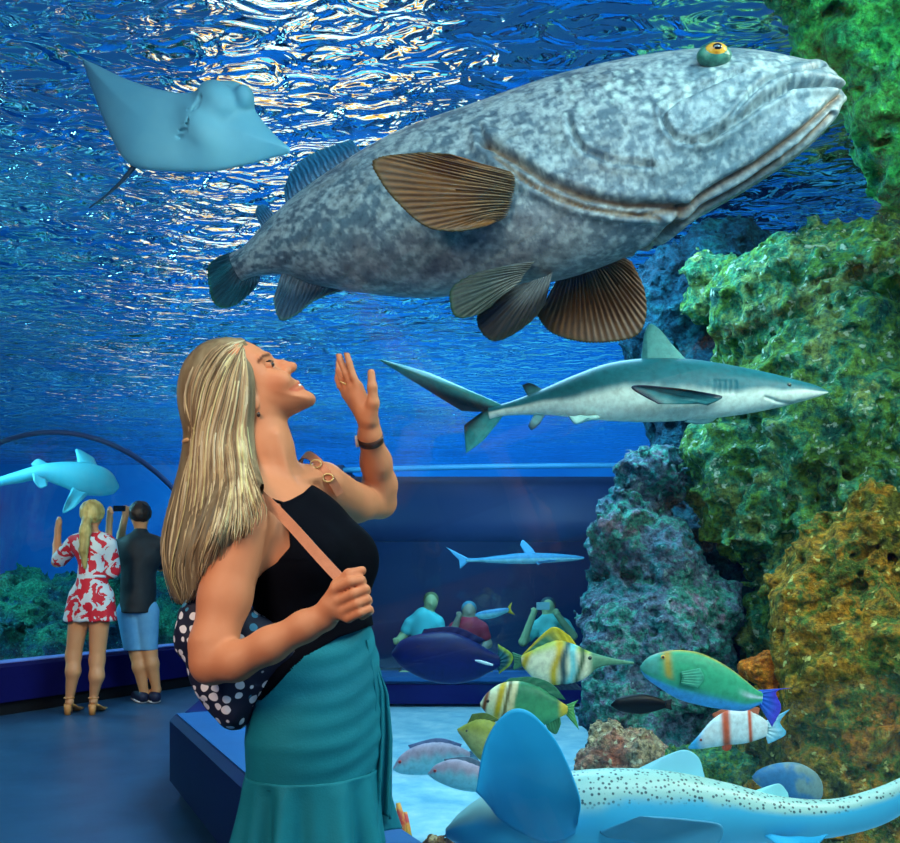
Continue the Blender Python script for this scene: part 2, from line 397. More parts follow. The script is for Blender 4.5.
# ---- tank walls and water surface
WZ = 3.55
wb = MB(); wb.box((-16, 21, -0.1), (16, 21.3, WZ+0.2)); st(wb.build('wall_back', m_wall))
wb = MB(); wb.box((-16.2, -4, -0.1), (-16, 21, WZ+0.2)); st(wb.build('wall_left', m_wall))
wb = MB(); wb.box((16, -4, -0.1), (16.2, 21, WZ+0.2)); st(wb.build('wall_right', m_wall))
def water():
    m = bpy.data.materials.new('rippled water surface'); m.use_nodes = True; nt = m.node_tree; nt.nodes.clear(); N = nt.nodes; L = nt.links
    out = N.new('ShaderNodeOutputMaterial'); g = N.new('ShaderNodeBsdfGlass'); g.inputs['IOR'].default_value = 1.18; g.inputs['Roughness'].default_value = 0.03
    g.inputs['Color'].default_value = (0.85, 0.95, 1.0, 1)
    tc = N.new('ShaderNodeTexCoord'); mp = N.new('ShaderNodeMapping'); mp.inputs['Scale'].default_value = (0.8, 1.15, 1.0); mp.inputs['Rotation'].default_value = (0, 0, R(12))
    L.new(tc.outputs['Object'], mp.inputs[0])
    n1 = N.new('ShaderNodeTexNoise'); n1.inputs['Scale'].default_value = 5.0; n1.inputs['Detail'].default_value = 2.5; n1.inputs['Distortion'].default_value = 0.9
    n2 = N.new('ShaderNodeTexNoise'); n2.inputs['Scale'].default_value = 0.5; n2.inputs['Detail'].default_value = 2
    L.new(mp.outputs[0], n1.inputs[0]); L.new(tc.outputs['Object'], n2.inputs[0])
    b1 = N.new('ShaderNodeBump'); b1.inputs['Distance'].default_value = 0.16; b1.inputs['Strength'].default_value = 0.8; L.new(n1.outputs['Fac'], b1.inputs['Height'])
    mm = N.new('ShaderNodeMapRange'); mm.inputs[1].default_value = 0.40; mm.inputs[2].default_value = 0.62; mm.inputs[3].default_value = 0.35; mm.inputs[4].default_value = 1.0
    L.new(n2.outputs['Fac'], mm.inputs[0])
    sx = N.new('ShaderNodeSeparateXYZ'); L.new(tc.outputs['Object'], sx.inputs[0])          # the water is choppier over the visitors' tunnel
    mx = N.new('ShaderNodeMapRange'); mx.inputs[1].default_value = -1.2; mx.inputs[2].default_value = 1.0; mx.inputs[3].default_value = 2.2; mx.inputs[4].default_value = 0.55; L.new(sx.outputs[0], mx.inputs[0])
    ml = N.new('ShaderNodeMath'); ml.operation = 'MULTIPLY'; L.new(mm.outputs[0], ml.inputs[0]); L.new(mx.outputs[0], ml.inputs[1])
    b1.inputs['Strength'].default_value = 1.0
    hm_ = N.new('ShaderNodeMath'); hm_.operation = 'MULTIPLY'; L.new(n1.outputs['Fac'], hm_.inputs[0]); L.new(ml.outputs[0], hm_.inputs[1]); L.new(hm_.outputs[0], b1.inputs['Height'])
    L.new(b1.outputs[0], g.inputs['Normal']); L.new(g.outputs[0], out.inputs[0]); return m
nx, ny = 260, 240
X, Y = np.meshgrid(np.linspace(-16, 16, nx), np.linspace(-2, 21, ny))
p = np.stack([X*0.7, Y*1.2, X*0], -1)
Z = WZ+0.025*fbm(p, 1.0, 2, 3)
o = mk('water_surface', np.stack([X, Y, Z], -1).reshape(-1, 3), grid_faces(ny, nx), water()); st(o)
# glowing strips added above the water to make glints in the ripples
def emis(name, col, s):
    m = bpy.data.materials.new(name); m.use_nodes = True; nt = m.node_tree; nt.nodes.clear()
    o_ = nt.nodes.new('ShaderNodeOutputMaterial'); e = nt.nodes.new('ShaderNodeEmission'); e.inputs[0].default_value = col+(1,); e.inputs[1].default_value = s
    nt.links.new(e.outputs[0], o_.inputs[0]); return m
ems = [emis('white glint panel', (0.92, 0.98, 0.98), 2.4), emis('warm fringe panel', (1.0, 0.50, 0.10), 1.7), emis('cool fringe panel', (0.15, 0.75, 0.95), 1.5)]  # orange and cyan imitate the coloured fringes of the glints
for i in range(12):
    y = 6.5+i*2.3; x0 = -0.31*y-0.012*max(0, y-11)**2*.8; x0 = max(x0, -0.62*y); x1 = y*float(np.interp(y, [6, 10, 14, 20, 26, 34], [0.03, -0.02, -0.12, -0.25, -0.36, -0.40]))
    lp_ = empty('glint_strip', ((x0+x1)/2, y+0.25, 5.5), 'long glowing strip added above the water for glints, with a warm and a cool edge', 'lamp', 'glowing strips added above the water for glints')
    for k, (ya, yb) in enumerate([(0.28, 0.85), (0.0, 0.28), (0.85, 1.35)]):
        b_ = MB(); b_.box((x0, y+ya, 5.3), (x1, y+yb, 5.5)); b_.build('tube', ems[k], lp_)
# ------------------------------------------------------------------ reef
def reef_mat(name, stops, scale=3.0, spot=(230, 235, 190), spot_amt=0.62, seedv=0.0):
    """encrusted rock: large patches of colour, fine encrusting growth and pale polyps, strong bump"""
    m, nt, b = nmat(name); N = nt.nodes; L = nt.links
    tc = N.new('ShaderNodeTexCoord'); mp = N.new('ShaderNodeMapping'); mp.inputs['Location'].default_value = (seedv, seedv*0.7, 0); L.new(tc.outputs['Object'], mp.inputs[0])
    n1 = N.new('ShaderNodeTexNoise'); n1.inputs['Scale'].default_value = scale; n1.inputs['Detail'].default_value = 9; n1.inputs['Roughness'].default_value = 0.72; L.new(mp.outputs[0], n1.inputs[0])
    rp = N.new('ShaderNodeValToRGB'); cr = rp.color_ramp
    while len(cr.elements) < len(stops): cr.elements.new(0.5)
    for e, (p, c) in zip(cr.elements, stops): e.position = p; e.color = rgba(c)
    L.new(n1.outputs['Fac'], rp.inputs[0])
    n2 = N.new('ShaderNodeTexNoise'); n2.inputs['Scale'].default_value = 34; n2.inputs['Detail'].default_value = 5; n2.inputs['Roughness'].default_value = 0.7; L.new(mp.outputs[0], n2.inputs[0])
    r2 = N.new('ShaderNodeValToRGB'); r2.color_ramp.elements[0].position = 0.36; r2.color_ramp.elements[0].color = (0.18, 0.2, 0.25, 1); r2.color_ramp.elements[1].position = 0.66; r2.color_ramp.elements[1].color = (1.5, 1.5, 1.35, 1); L.new(n2.outputs['Fac'], r2.inputs[0])
    mx = N.new('ShaderNodeMix'); mx.data_type = 'RGBA'; mx.blend_type = 'MULTIPLY'; mx.inputs[0].default_value = 0.9; L.new(rp.outputs[0], mx.inputs[6]); L.new(r2.outputs[0], mx.inputs[7])
    n3 = N.new('ShaderNodeTexNoise'); n3.inputs['Scale'].default_value = 25; n3.inputs['Detail'].default_value = 6; L.new(mp.outputs[0], n3.inputs[0])
    r3 = N.new('ShaderNodeMapRange'); r3.inputs[1].default_value = spot_amt; r3.inputs[2].default_value = spot_amt+0.06; L.new(n3.outputs['Fac'], r3.inputs[0])
    m2 = N.new('ShaderNodeMix'); m2.data_type = 'RGBA'; L.new(r3.outputs[0], m2.inputs[0]); L.new(mx.outputs[2], m2.inputs[6]); m2.inputs[7].default_value = rgba(spot)
    L.new(m2.outputs[2], b.inputs['Base Color']); b.inputs['Roughness'].default_value = 0.85; b.inputs['Specular IOR Level'].default_value = 0.2
    ad = N.new('ShaderNodeMath'); ad.operation = 'ADD'; L.new(n2.outputs['Fac'], ad.inputs[0]); L.new(n3.outputs['Fac'], ad.inputs[1])
    bp = N.new('ShaderNodeBump'); bp.inputs['Strength'].default_value = 1.0; bp.inputs['Distance'].default_value = 0.06; L.new(ad.outputs[0], bp.inputs['Height']); L.new(bp.outputs[0], b.inputs['Normal'])
    return m
GREENS = [(0.28, (16, 60, 80)), (0.40, (30, 110, 90)), (0.47, (110, 160, 60)), (0.53, (40, 140, 110)), (0.60, (150, 175, 90)), (0.70, (60, 130, 140))]
m_reef_green = reef_mat('green reef', GREENS, 2.6, (190, 215, 185), 0.61)
m_reef_gold = reef_mat('golden reef', [(0.28, (40, 60, 40)), (0.40, (110, 110, 30)), (0.46, (190, 130, 30)), (0.53, (70, 120, 50)), (0.60, (200, 120, 30)), (0.70, (140, 150, 60))], 2.8, (225, 215, 120), 0.63, 3.0)
m_reef_teal = reef_mat('teal reef', [(0.28, (24, 70, 110)), (0.40, (34, 140, 145)), (0.48, (110, 120, 150)), (0.54, (60, 170, 150)), (0.62, (160, 135, 165)), (0.72, (120, 180, 80))], 3.4, (150, 190, 190), 0.63, 7.0)
m_reef_shade = reef_mat('recess shade rock', [(0.28, (8, 34, 60)), (0.5, (14, 84, 112)), (0.62, (24, 110, 120)), (0.75, (30, 84, 110))], 2.5, (60, 130, 150), 0.70, 11.0)  # shade of the recess put into the dark blue colour
m_reef_orange = reef_mat('orange sponge', [(0.3, (150, 60, 10)), (0.5, (230, 120, 20)), (0.6, (240, 150, 40)), (0.7, (180, 80, 20))], 6, (255, 190, 90), 0.62, 2.0)
m_reef_pale = reef_mat('pale coral', [(0.3, (120, 110, 90)), (0.45, (205, 180, 140)), (0.55, (190, 130, 110)), (0.68, (220, 120, 80))], 6, (240, 230, 190), 0.6, 5.0)
m_reef_far = reef_mat('far reef', [(0.28, (6, 40, 80)), (0.42, (10, 80, 110)), (0.5, (20, 110, 100)), (0.58, (40, 140, 110)), (0.68, (20, 90, 130))], 1.6, (60, 170, 150), 0.64, 4.0)
def reef(name, blobs, h, mat, label, cat='reef rock', amp=0.07, freq=3.0, seed=1, group=None, k=0.10, fine=0.03):
    """blobs (px, py, distance, radius in px): lumps blended into one rock and roughened"""
    cs = [(P(a, b, d), r*d/900) for a, b, d, r in blobs]
    lo = np.min([c-r for c, r in cs], 0)-amp*2; hi = np.max([c+r for c, r in cs], 0)+amp*2
    lo[2] = max(lo[2], -0.05)
    f = Sdf(lo, hi, h)
    for c, r in cs: f.ell(c, (r, r, r), None, k)
    f.rough(amp, freq, 3, seed); f.rough(amp*0.45, freq*3.1, 3, seed+5, ridge=True)
    if fine: f.rough(fine, freq*9, 2, seed+9)
    f.F[:, :, 0] = np.maximum(f.F[:, :, 0], 0.5*h)
    V, Q = f.vf(); o = mk(name, V, Q, mat); tag(o, label, cat, group); return o
reef('reef_rock', [(800, 325, 4.7, 70), (872, 300, 4.6, 62), (920, 330, 4.5, 80), (765, 300, 4.9, 40), (850, 420, 4.5, 105), (775, 400, 4.8, 62), (750, 455, 4.7, 60), (905, 480, 4.3, 90), (1000, 420, 4.6, 130),
      (800, 500, 4.7, 80), (745, 520, 4.9, 40), (860, 560, 4.5, 90), (800, 590, 4.9, 60), (990, 600, 4.6, 130), (840, 300, 5.7, 70), (930, 285, 5.8, 85), (720, 285, 5.2, 34), (745, 300, 5.1, 30), (700, 310, 5.3, 22), (735, 335, 5.2, 26), (720, 470, 4.9, 30), (840, 680, 4.9, 100), (880, 790, 5.0, 120)], 0.016, m_reef_green,
      'tall green and yellow encrusted reef tower at the right, pale crusts near its top', amp=0.15, freq=2.3, seed=3, k=0.05, fine=0.035)
reef('reef_rock', [(880, 560, 4.0, 72), (835, 610, 4.1, 60), (900, 640, 3.9, 85), (850, 690, 3.95, 66), (890, 730, 3.9, 90), (810, 660, 4.2, 42), (815, 740, 4.1, 62), (870, 800, 3.95, 95), (790, 800, 4.15, 66), (990, 720, 4.1, 110), (850, 860, 4.0, 100)], 0.014, m_reef_gold,
      'golden brown lower reef boulder in front of the green tower', amp=0.14, freq=2.6, seed=8, k=0.05, fine=0.03)
reef('reef_rock', [(690, 320, 5.8, 62), (720, 290, 5.9, 60), (660, 345, 5.9, 32), (710, 400, 5.8, 70), (690, 470, 5.7, 55), (740, 480, 5.6, 60), (715, 560, 5.5, 62), (730, 640, 5.4, 70), (700, 700, 5.3, 70), (760, 350, 5.7, 70), (780, 700, 5.4, 80), (720, 760, 5.3, 70)], 0.022, m_reef_shade,
      'rock column coloured dark blue for the shaded recess behind the silver shark, between teal and green reef', amp=0.10, freq=2.6, seed=14, fine=0.03)
reef('reef_rock', [(657, 478, 5.0, 34), (640, 520, 5.0, 34), (627, 555, 4.9, 38), (655, 560, 4.9, 50), (618, 600, 4.85, 30), (646, 620, 4.8, 50), (690, 600, 4.9, 45), (628, 650, 4.75, 40), (668, 672, 4.7, 50), (630, 700, 4.7, 50), (700, 690, 4.8, 48), (610, 712, 4.8, 32), (720, 740, 4.7, 50), (650, 760, 4.65, 60), (620, 768, 4.7, 38), (720, 800, 4.7, 60)], 0.014, m_reef_teal,
      'teal and mauve knobbly coral boulder beside the far window', amp=0.10, freq=3.4, seed=21, k=0.03)
reef('reef_rock', [(835, -5, 3.35, 50), (872, 40, 3.35, 62), (905, 100, 3.35, 48), (925, 150, 3.4, 36), (930, 20, 3.4, 80), (990, 110, 3.5, 90), (1060, 230, 3.6, 90), (1090, 360, 3.7, 90), (1110, 500, 3.8, 100), (1130, 650, 3.9, 110), (1130, 780, 3.9, 120), (1130, 850, 3.9, 120)], 0.016, reef_mat('mirrored green reef', [(0.28, (10, 90, 80)), (0.42, (20, 150, 90)), (0.5, (60, 180, 80)), (0.58, (20, 140, 110)), (0.68, (90, 190, 110))], 3.2, (120, 210, 150), 0.68, 13.0),
     'added green rock standing in for the reef reflection in the top corner, above and behind the mouth of the grouper', amp=0.10, freq=3.0, seed=52, k=0.06, fine=0.03)  # rock added where the water surface would mirror the reef
reef('sponge', [(768, 672, 3.98, 17), (788, 690, 3.95, 18), (806, 712, 3.93, 15), (775, 700, 3.98, 14), (752, 668, 4.02, 10)], 0.008, m_reef_orange,
      'bright orange encrusting sponge beside the blue tail of the green surgeonfish', 'sponge', amp=0.02, freq=12, seed=31, k=0.03, fine=0.008)
reef('coral', [(612, 745, 4.35, 22), (640, 752, 4.3, 24), (662, 765, 4.25, 17), (590, 765, 4.35, 17), (625, 780, 4.3, 25), (655, 790, 4.3, 22)], 0.009, m_reef_pale,
      'pale pink branching coral clump just above the spotted zebra shark', 'coral', amp=0.03, freq=10, seed=37, k=0.03, fine=0.01)
reef('coral', [(690, 770, 4.2, 22), (720, 765, 4.2, 24), (742, 780, 4.15, 24), (705, 800, 4.2, 30)], 0.010, reef_mat('olive coral', GREENS, 6, (140, 150, 60), 0.62, 9.0),
      'olive green coral clump below the orange banded fish', 'coral', amp=0.03, freq=9, seed=41, k=0.03, fine=0.012)
reef('coral_rubble', [(436, 846, 3.05, 12), (455, 842, 3.05, 13), (474, 846, 3.0, 12), (462, 858, 3.0, 20)], 0.006, reef_mat('brown rubble', [(0.35, (60, 40, 20)), (0.5, (150, 100, 50)), (0.65, (200, 170, 120))], 20, (220, 200, 150), 0.6),
      'brown coral rubble on the sand under the zebra shark head', 'coral', amp=0.015, freq=22, seed=45, k=0.02, fine=0)
m_stem = pbr('red and yellow coral', [(0.35, (190, 60, 40)), (0.5, (225, 160, 60)), (0.65, (120, 150, 60))], 14, 0.7)
cr_ = empty('finger_coral', P(392, 826, 3.4), 'small red and yellow finger coral on the sand beside the teal skirt', 'coral')
for i, (x, y, x2, y2, r) in enumerate([(376, 816, 374, 790, .016), (384, 818, 381, 796, .018), (393, 822, 390, 797, .016), (401, 826, 398, 803, .015), (409, 830, 405, 812, .014), (388, 824, 397, 808, .013), (379, 822, 385, 806, .013)]):
    a = P(x, y+14, 3.4+0.03*(i % 3)); b = P(x2, y2, 3.42+0.03*(i % 3))
    tube('branch', [a, a*.5+b*.5+np.array([.01*(i % 2), 0, 0]), b], [r*1.2, r, r*.6], m_stem, cr_)
# boulders on the seabed beyond the outer wall, behind the couple
k_ = 0
far_labels = [('far_reef', (-18, 655, 9.8, 40)), ('f', (20, 640, 10.4, 34)), ('f', (52, 652, 10.0, 32)), ('f', (45, 612, 11.6, 28)), ('f', (88, 632, 11.4, 30)), ('f', (2, 602, 12.2, 26)), ('f', (118, 640, 11.6, 30)),
              ('f', (112, 606, 13.0, 26)), ('f', (150, 622, 12.8, 32)), ('f', (172, 600, 13.6, 28)), ('f', (182, 630, 12.6, 30)), ('f', (75, 596, 13.4, 22)), ('f', (140, 592, 14.4, 22)), ('f', (200, 610, 13.2, 32)), ('f', (28, 590, 14.0, 20))]
for i, (_, (x, y, d, r)) in enumerate(far_labels):
    bl = [(x, y, d, r)]+[(x+random.uniform(-1, 1)*r, y+random.uniform(-.5, .6)*r, d+random.uniform(-.3, .3), r*random.uniform(.35, .65)) for _ in range(5)]
    zb = 565+CAM_Z*900/d
    bl += [(x, y+(zb-y)*.5, d, r*.9), (x, zb-6, d, r*.8)]
    reef('coral_boulder', bl, 0.045, m_reef_far, 'dim teal coral boulder on the seabed behind the couple at the low wall', 'coral boulder', amp=0.12, freq=2.2, seed=60+i, group='coral boulders beyond the outer window', k=0.15, fine=0.05)
# ------------------------------------------------------------------ fish
m_skin_grouper = None
def loft_px(rows, n=70, m=40, sq=1.0):
    """rows nose to tail: (x top, y top, x bottom, y bottom, half width px, distance); world points, px coordinates, ring angle, station"""
    A = np.array(rows, dtype=float); u0 = np.concatenate([[0], np.cumsum(np.hypot(np.diff((A[:, 0]+A[:, 2])/2), np.diff((A[:, 1]+A[:, 3])/2)))])
    # monotone smooth interpolation of every column along the length
    B = resample(np.hstack([A, (u0/u0[-1]*300)[:, None]]), n*6)
    t = B[:, 6]/300; tt = np.linspace(0, 1, n); tt = 0.5*tt+0.5*(0.5-0.5*np.cos(tt*np.pi))
    S = np.stack([np.interp(tt, t, B[:, i]) for i in range(6)], 1)
    th = np.linspace(0, 2*np.pi, m, endpoint=False)
    c, s = np.cos(th), np.sin(th); c = np.sign(c)*np.abs(c)**sq; s = np.sign(s)*np.abs(s)**sq
    ctr = (S[:, 0:2]+S[:, 2:4])/2; hv = (S[:, 0:2]-S[:, 2:4])/2
    uv = ctr[:, None]+hv[:, None]*c[None, :, None]
    wp = -S[:, 4][:, None]*s[None, :]                     # towards the camera for s > 0
    D = np.repeat(S[:, 5][:, None], m, 1)
    return uv, wp, D, c, s, tt, S
def to_world(uv, wp, D):
    x = (uv[..., 0]-450)/900*D; z = CAM_Z+(HORIZON-uv[..., 1])/900*D
    m = uv.reshape(-1, 2).mean(0); ax = np.array([(m[0]-450)/900, 1.0, (HORIZON-m[1])/900]); ax /= np.linalg.norm(ax)   # the fish's cross axis
    return np.stack([x, D, z], -1)+(wp*D/900)[..., None]*ax
def fish_mesh(name, rows, mat, parent, colf=None, n=70, m=40, sq=1.0, disp=None):
    uv, wp, D, c, s, tt, S = loft_px(rows, n, m, sq)
    V = to_world(uv, wp, D)
    if disp is not None:
        nn = np.cross(np.roll(V, -1, 1)-np.roll(V, 1, 1), np.gradient(V, axis=0)); nn /= np.linalg.norm(nn, axis=-1, keepdims=True)+1e-9
        out = V-V.mean(1, keepdims=True); sg = np.sign((nn*out).sum(-1).mean()); V = V+sg*nn*disp(uv, wp, np.broadcast_to(s, uv.shape[:-1]))[..., None]*D[..., None]/900
    F = [tuple(f) for f in grid_faces(n, m, True)]; V = V.reshape(-1, 3)
    cc = None
    if colf is not None:
        sh = uv.shape[:-1]; cc = np.broadcast_to(colf(uv, np.broadcast_to(c, sh), np.broadcast_to(s, sh), np.broadcast_to(tt[:, None], sh)), sh+(3,)).reshape(-1, 3)
    k = len(V); V = np.vstack([V, V[:m].mean(0), V[-m:].mean(0)])
    for j in range(m): F.append((k, (j+1) % m, j)); F.append((k+1, (n-1)*m+j, (n-1)*m+(j+1) % m))
    if cc is not None: cc = np.vstack([cc, cc[:m].mean(0), cc[-m:].mean(0)])
    # orient outwards
    a, b, d = V[F[m*(n//2)][0]], V[F[m*(n//2)][1]], V[F[m*(n//2)][2]]
    ctr = V[m*(n//2):m*(n//2+1)].mean(0)
    if np.dot(np.cross(b-a, d-a), a-ctr) < 0: F = [f[::-1] for f in F]
    return mk(name, V, F, mat, parent, col=cc)
def fin(name, base, tip, db, dt, thick, mat, parent, n=28, m=14, bulge=0.0, rays=0, jag=0.0, colf=None, smooth=True):
    """solid fin between a base line and a tip line given in photo px; db/dt distances (number or pair); thickness in px"""
    Bp = resample(base, n, smooth); Tp = resample(tip, n, smooth)
    db = np.linspace(*(db if isinstance(db, tuple) else (db, db)), n); dt = np.linspace(*(dt if isinstance(dt, tuple) else (dt, dt)), n)
    if jag: Tp = Tp+(Tp-Bp)*(jag*np.sin(np.arange(n)*2.3)[:, None])
    r = np.linspace(0, 1, m)[None, :]; s = np.linspace(0, 1, n)[:, None]
    uv = Bp[:, None]*(1-r[..., None])+Tp[:, None]*r[..., None]
    D = db[:, None]*(1-r)+dt[:, None]*r - bulge*np.sin(np.pi*r)*np.sin(np.pi*s)
    V = to_world(uv, np.zeros_like(D), D)
    nn = np.cross(np.gradient(V, axis=0), np.gradient(V, axis=1)); nn /= np.linalg.norm(nn, axis=-1, keepdims=True)+1e-9
    tk = thick*D/900*np.clip(1-r*0.8, 0.12, 1)*np.minimum(1, 0.25+6*np.minimum(s, 1-s))
    if rays: tk = tk*(1+0.55*np.sin(s*rays*2*np.pi))
    A = V+nn*tk[..., None]/2; Bk = V-nn*tk[..., None]/2; k = n*m
    g = grid_faces(n, m); F = [tuple(f) for f in g]+[tuple(f[::-1]+k) for f in g]
    def rim(ids):
        for a, b in zip(ids[:-1], ids[1:]): F.append((b, a, a+k, b+k))
    rim([i*m for i in range(n)][::-1]); rim([i*m+m-1 for i in range(n)]); rim([j for j in range(m)]); rim([(n-1)*m+j for j in range(m)][::-1])
    col = None
    if colf is not None: c1 = np.broadcast_to(colf(uv, r+0*s, s+0*r), uv.shape[:-1]+(3,)).reshape(-1, 3); col = np.vstack([c1, c1])
    return mk(name, np.vstack([A.reshape(-1, 3), Bk.reshape(-1, 3)]), F, mat, parent, col=col)
def seg_d(uv, line):
    """px distance of points to a polyline"""
    p = np.asarray(line, dtype=float); d = np.full(uv.shape[:-1], 1e9)
    for a, b in zip(p[:-1], p[1:]):
        e = b-a; t = np.clip(((uv-a)@e)/(e@e), 0, 1); d = np.minimum(d, np.linalg.norm(uv-a-t[..., None]*e, axis=-1))
    return d
def ss(a, b, x): t = np.clip((x-a)/(b-a), 0, 1); return t*t*(3-2*t)
def mixc(a, b, t): a = s2l(a); b = s2l(b); t = np.asarray(t)[..., None]; return a*(1-t)+b*t
def pose(rows, d): return [tuple(r)+(d,) for r in rows]
m_mark = pbr('fish skin', [(0.3, (215, 215, 215)), (0.6, (255, 255, 255))], 40, 0.42, spec=0.16, attr=True, attr_mix=1.0, bump=0.15, bscale=160, bdist=0.004)
m_black = pbr('black eye', [(6, 6, 8)], 3, 0.1, spec=0.8)
def eye(parent, px, py, d, r, ring=(200, 190, 120), wy=0.0):
    c = P(px, py, d); rr = r*d/900
    e = ball('eye', c, (rr, rr*0.5, rr), pbr('fish eye ring', [ring], 4, 0.25), parent)
    ball('pupil', c+np.array([0, -rr*0.36, 0]), (rr*0.58, rr*0.3, rr*0.58), m_black, e)
# ---- giant grouper
GR = [(835, 72, 840, 97, 8, 2.80), (820, 64, 829, 123, 34, 2.82), (790, 57, 796, 156, 56, 2.85), (750, 50, 750, 187, 70, 2.90), (700, 49, 700, 216, 82, 2.96), (640, 56, 640, 250, 90, 3.03), (560, 74, 570, 277, 94, 3.12), (480, 101, 500, 289, 90, 3.20),
      (400, 130, 430, 297, 80, 3.29), (345, 161, 370, 293, 66, 3.36), (300, 192, 320, 285, 50, 3.42), (268, 221, 285, 275, 32, 3.46), (245, 245, 258, 276, 19, 3.49), (230, 254, 243, 281, 10, 3.52)]
GROOVES = [([(490, 147), (515, 161), (545, 181), (580, 196), (620, 204), (672, 204)], 4.0, 7.0), ([(500, 160), (535, 186), (580, 205), (630, 212), (668, 207)], 2.6, 4.0), ([(520, 178), (560, 200), (610, 212), (650, 214)], 1.8, 2.5),
           ([(650, 240), (672, 208), (705, 186), (745, 164), (790, 131), (832, 97)], 3.6, 6.0), ([(636, 250), (665, 222), (700, 200), (740, 178), (785, 147), (820, 116)], 2.6, 4.0), ([(655, 234), (690, 204), (725, 186), (765, 160)], 1.8, 3.0),
           ([(814, 69), (790, 76), (752, 86), (735, 100), (708, 131), (694, 141), (680, 146), (664, 142), (655, 132), (651, 118), (664, 107), (697, 91), (728, 78)], 2.2, 6.0), ([(838, 92), (812, 88), (775, 92), (742, 110), (712, 132), (690, 144)], 3.0, 9.0),
           ([(566, 124), (570, 140), (580, 153), (604, 163), (642, 167)], 2.2, 5.0), ([(484, 132), (489, 148)], 3, 3.5)]
def gr_disp(uv, wp, s):
    o = np.zeros(uv.shape[:-1]); near = ss(-0.1, 0.15, s)
    for ln, wd, dp in GROOVES:
        d = seg_d(uv, ln); o -= dp*np.exp(-(d/wd)**2)*near; o += 0.45*dp*np.exp(-((d-2.2*wd)/(1.6*wd))**2)*near
    return o
def gr_col(uv, c, s, tt):
    n1 = fbm(np.stack([uv[..., 0], uv[..., 1], s*60], -1), 0.035, 4, 3); n2 = fbm(np.stack([uv[..., 0]*0.8+uv[..., 1]*.5, uv[..., 1], s*80], -1), 0.11, 3, 9)
    n3 = fbm(np.stack([uv[..., 0], uv[..., 1], s*90], -1), 0.22, 2, 15)
    col = mixc((98, 116, 126), (182, 194, 192), ss(-0.45, 0.5, 0.22*n1+0.6*n2+0.8*n3+0.18*c-0.05))
    col = col*(1-ss(0.2, 0.75, n2-0.3*n1)[..., None]*0.35)
    belly = ss(0.1, -0.8, c+0.25*n1)*ss(0.34, 0.48, tt)
    col = col*(1-0.6*belly[..., None])+mixc((124, 112, 108), (160, 150, 145), 0.5+n2)*0.6*belly[..., None]
    head = ss(0.40, 0.22, tt)
    col = col*(1-0.35*head[..., None])+s2l((120, 158, 166))*0.35*head[..., None]
    rs = np.random.default_rng(5)
    for _ in range(90):
        x = rs.uniform(560, 790); y = rs.uniform(54, 128)*0.55+0.45*(60+(790-x)*.25); r = rs.uniform(1.6, 4.2)
        k = np.exp(-(np.hypot(uv[..., 0]-x, uv[..., 1]-y)/r)**4)*0.8*(s > 0); col = col*(1-k[..., None])+s2l((205, 225, 215))*k[..., None]
    for ln, wd, dp in GROOVES[:6]:
        d = seg_d(uv, ln); k = 0.75*np.exp(-(d/(wd*.8))**2)*(s > 0); col = col*(1-k[..., None])+s2l((136, 96, 44))*k[..., None]
    return col
m_grouper = pbr('mottled grouper skin', [(0.32, (150, 160, 170)), (0.5, (225, 228, 230)), (0.66, (255, 255, 255))], 46, 0.42, attr=True, attr_mix=0.85, bump=0.25, bscale=120, bdist=0.004, spec=0.35)
g = empty('grouper', P(560, 290, 3.1), 'huge mottled grey grouper with brown fins swimming above the woman', 'fish')
fish_mesh('body', GR, m_grouper, g, gr_col, n=420, m=220, sq=0.93, disp=gr_disp)
def brown_fin(inner, outer, edge):
    def f(uv, r, s):
        st_ = 0.5+0.5*np.sin(s*150+2*np.sin(r*9)); base = mixc(inner, outer, ss(0.05, 0.55, r)); base = base*(0.55+0.7*st_[..., None]*(0.4+0.6*vnoise(np.stack([s*40, r*14, s*0], -1))[..., None]**2+0.3))
        k = ss(0.93, 1.0, r)[..., None]; return base*(1-k)+s2l(edge)*k
    return f
m_fin = pbr('rayed fin', [(0.3, (215, 215, 215)), (0.6, (255, 255, 255))], 60, 0.5, attr=True, attr_mix=1.0, bump=0.2, bscale=90, bdist=0.004)
fin('pectoral_fin', [(510, 172), (512, 186), (508, 202), (498, 221)], [(450, 154), (412, 153), (374, 160), (380, 180), (397, 202), (425, 226), (455, 231), (486, 226)], (2.86, 2.86), 2.74, 9, m_fin, g, 160, 40, 0.04, 24, 0.006, brown_fin((124, 96, 62), (112, 68, 18), (90, 66, 20)))
fin('pelvic_fin', [(534, 262), (528, 268), (520, 276), (512, 282)], [(496, 268), (470, 276), (452, 288), (450, 303), (456, 317), (474, 316), (492, 306)], 2.92, 2.92, 7, m_fin, g, 100, 30, 0.02, 14, 0.006, brown_fin((130, 130, 122), (74, 84, 74), (60, 90, 60)))
fin('pelvic_fin', [(552, 272), (545, 278), (534, 282), (524, 284)], [(545, 304), (530, 322), (506, 338), (490, 340), (478, 326), (480, 310), (496, 296)], 2.98, 3.02, 7, m_fin, g, 100, 30, 0.02, 12, 0.006, brown_fin((140, 140, 135), (52, 44, 34), (60, 60, 40)))
fin('pectoral_fin', [(560, 274), (580, 270), (602, 264), (622, 256)], [(537, 316), (552, 333), (584, 342), (618, 341), (638, 334), (646, 316), (644, 290), (632, 262)], 3.12, 3.20, 8, m_fin, g, 160, 40, -0.03, 26, 0.012, brown_fin((84, 56, 30), (92, 54, 16), (70, 56, 20)))
fin('anal_fin', [(282, 271), (300, 277), (322, 284), (345, 290)], [(273, 300), (280, 320), (296, 315), (312, 302), (338, 290)], 3.40, 3.38, 7, m_fin, g, 90, 24, 0.0, 14, 0.01, brown_fin((140, 160, 175), (40, 74, 96), (60, 110, 90)))
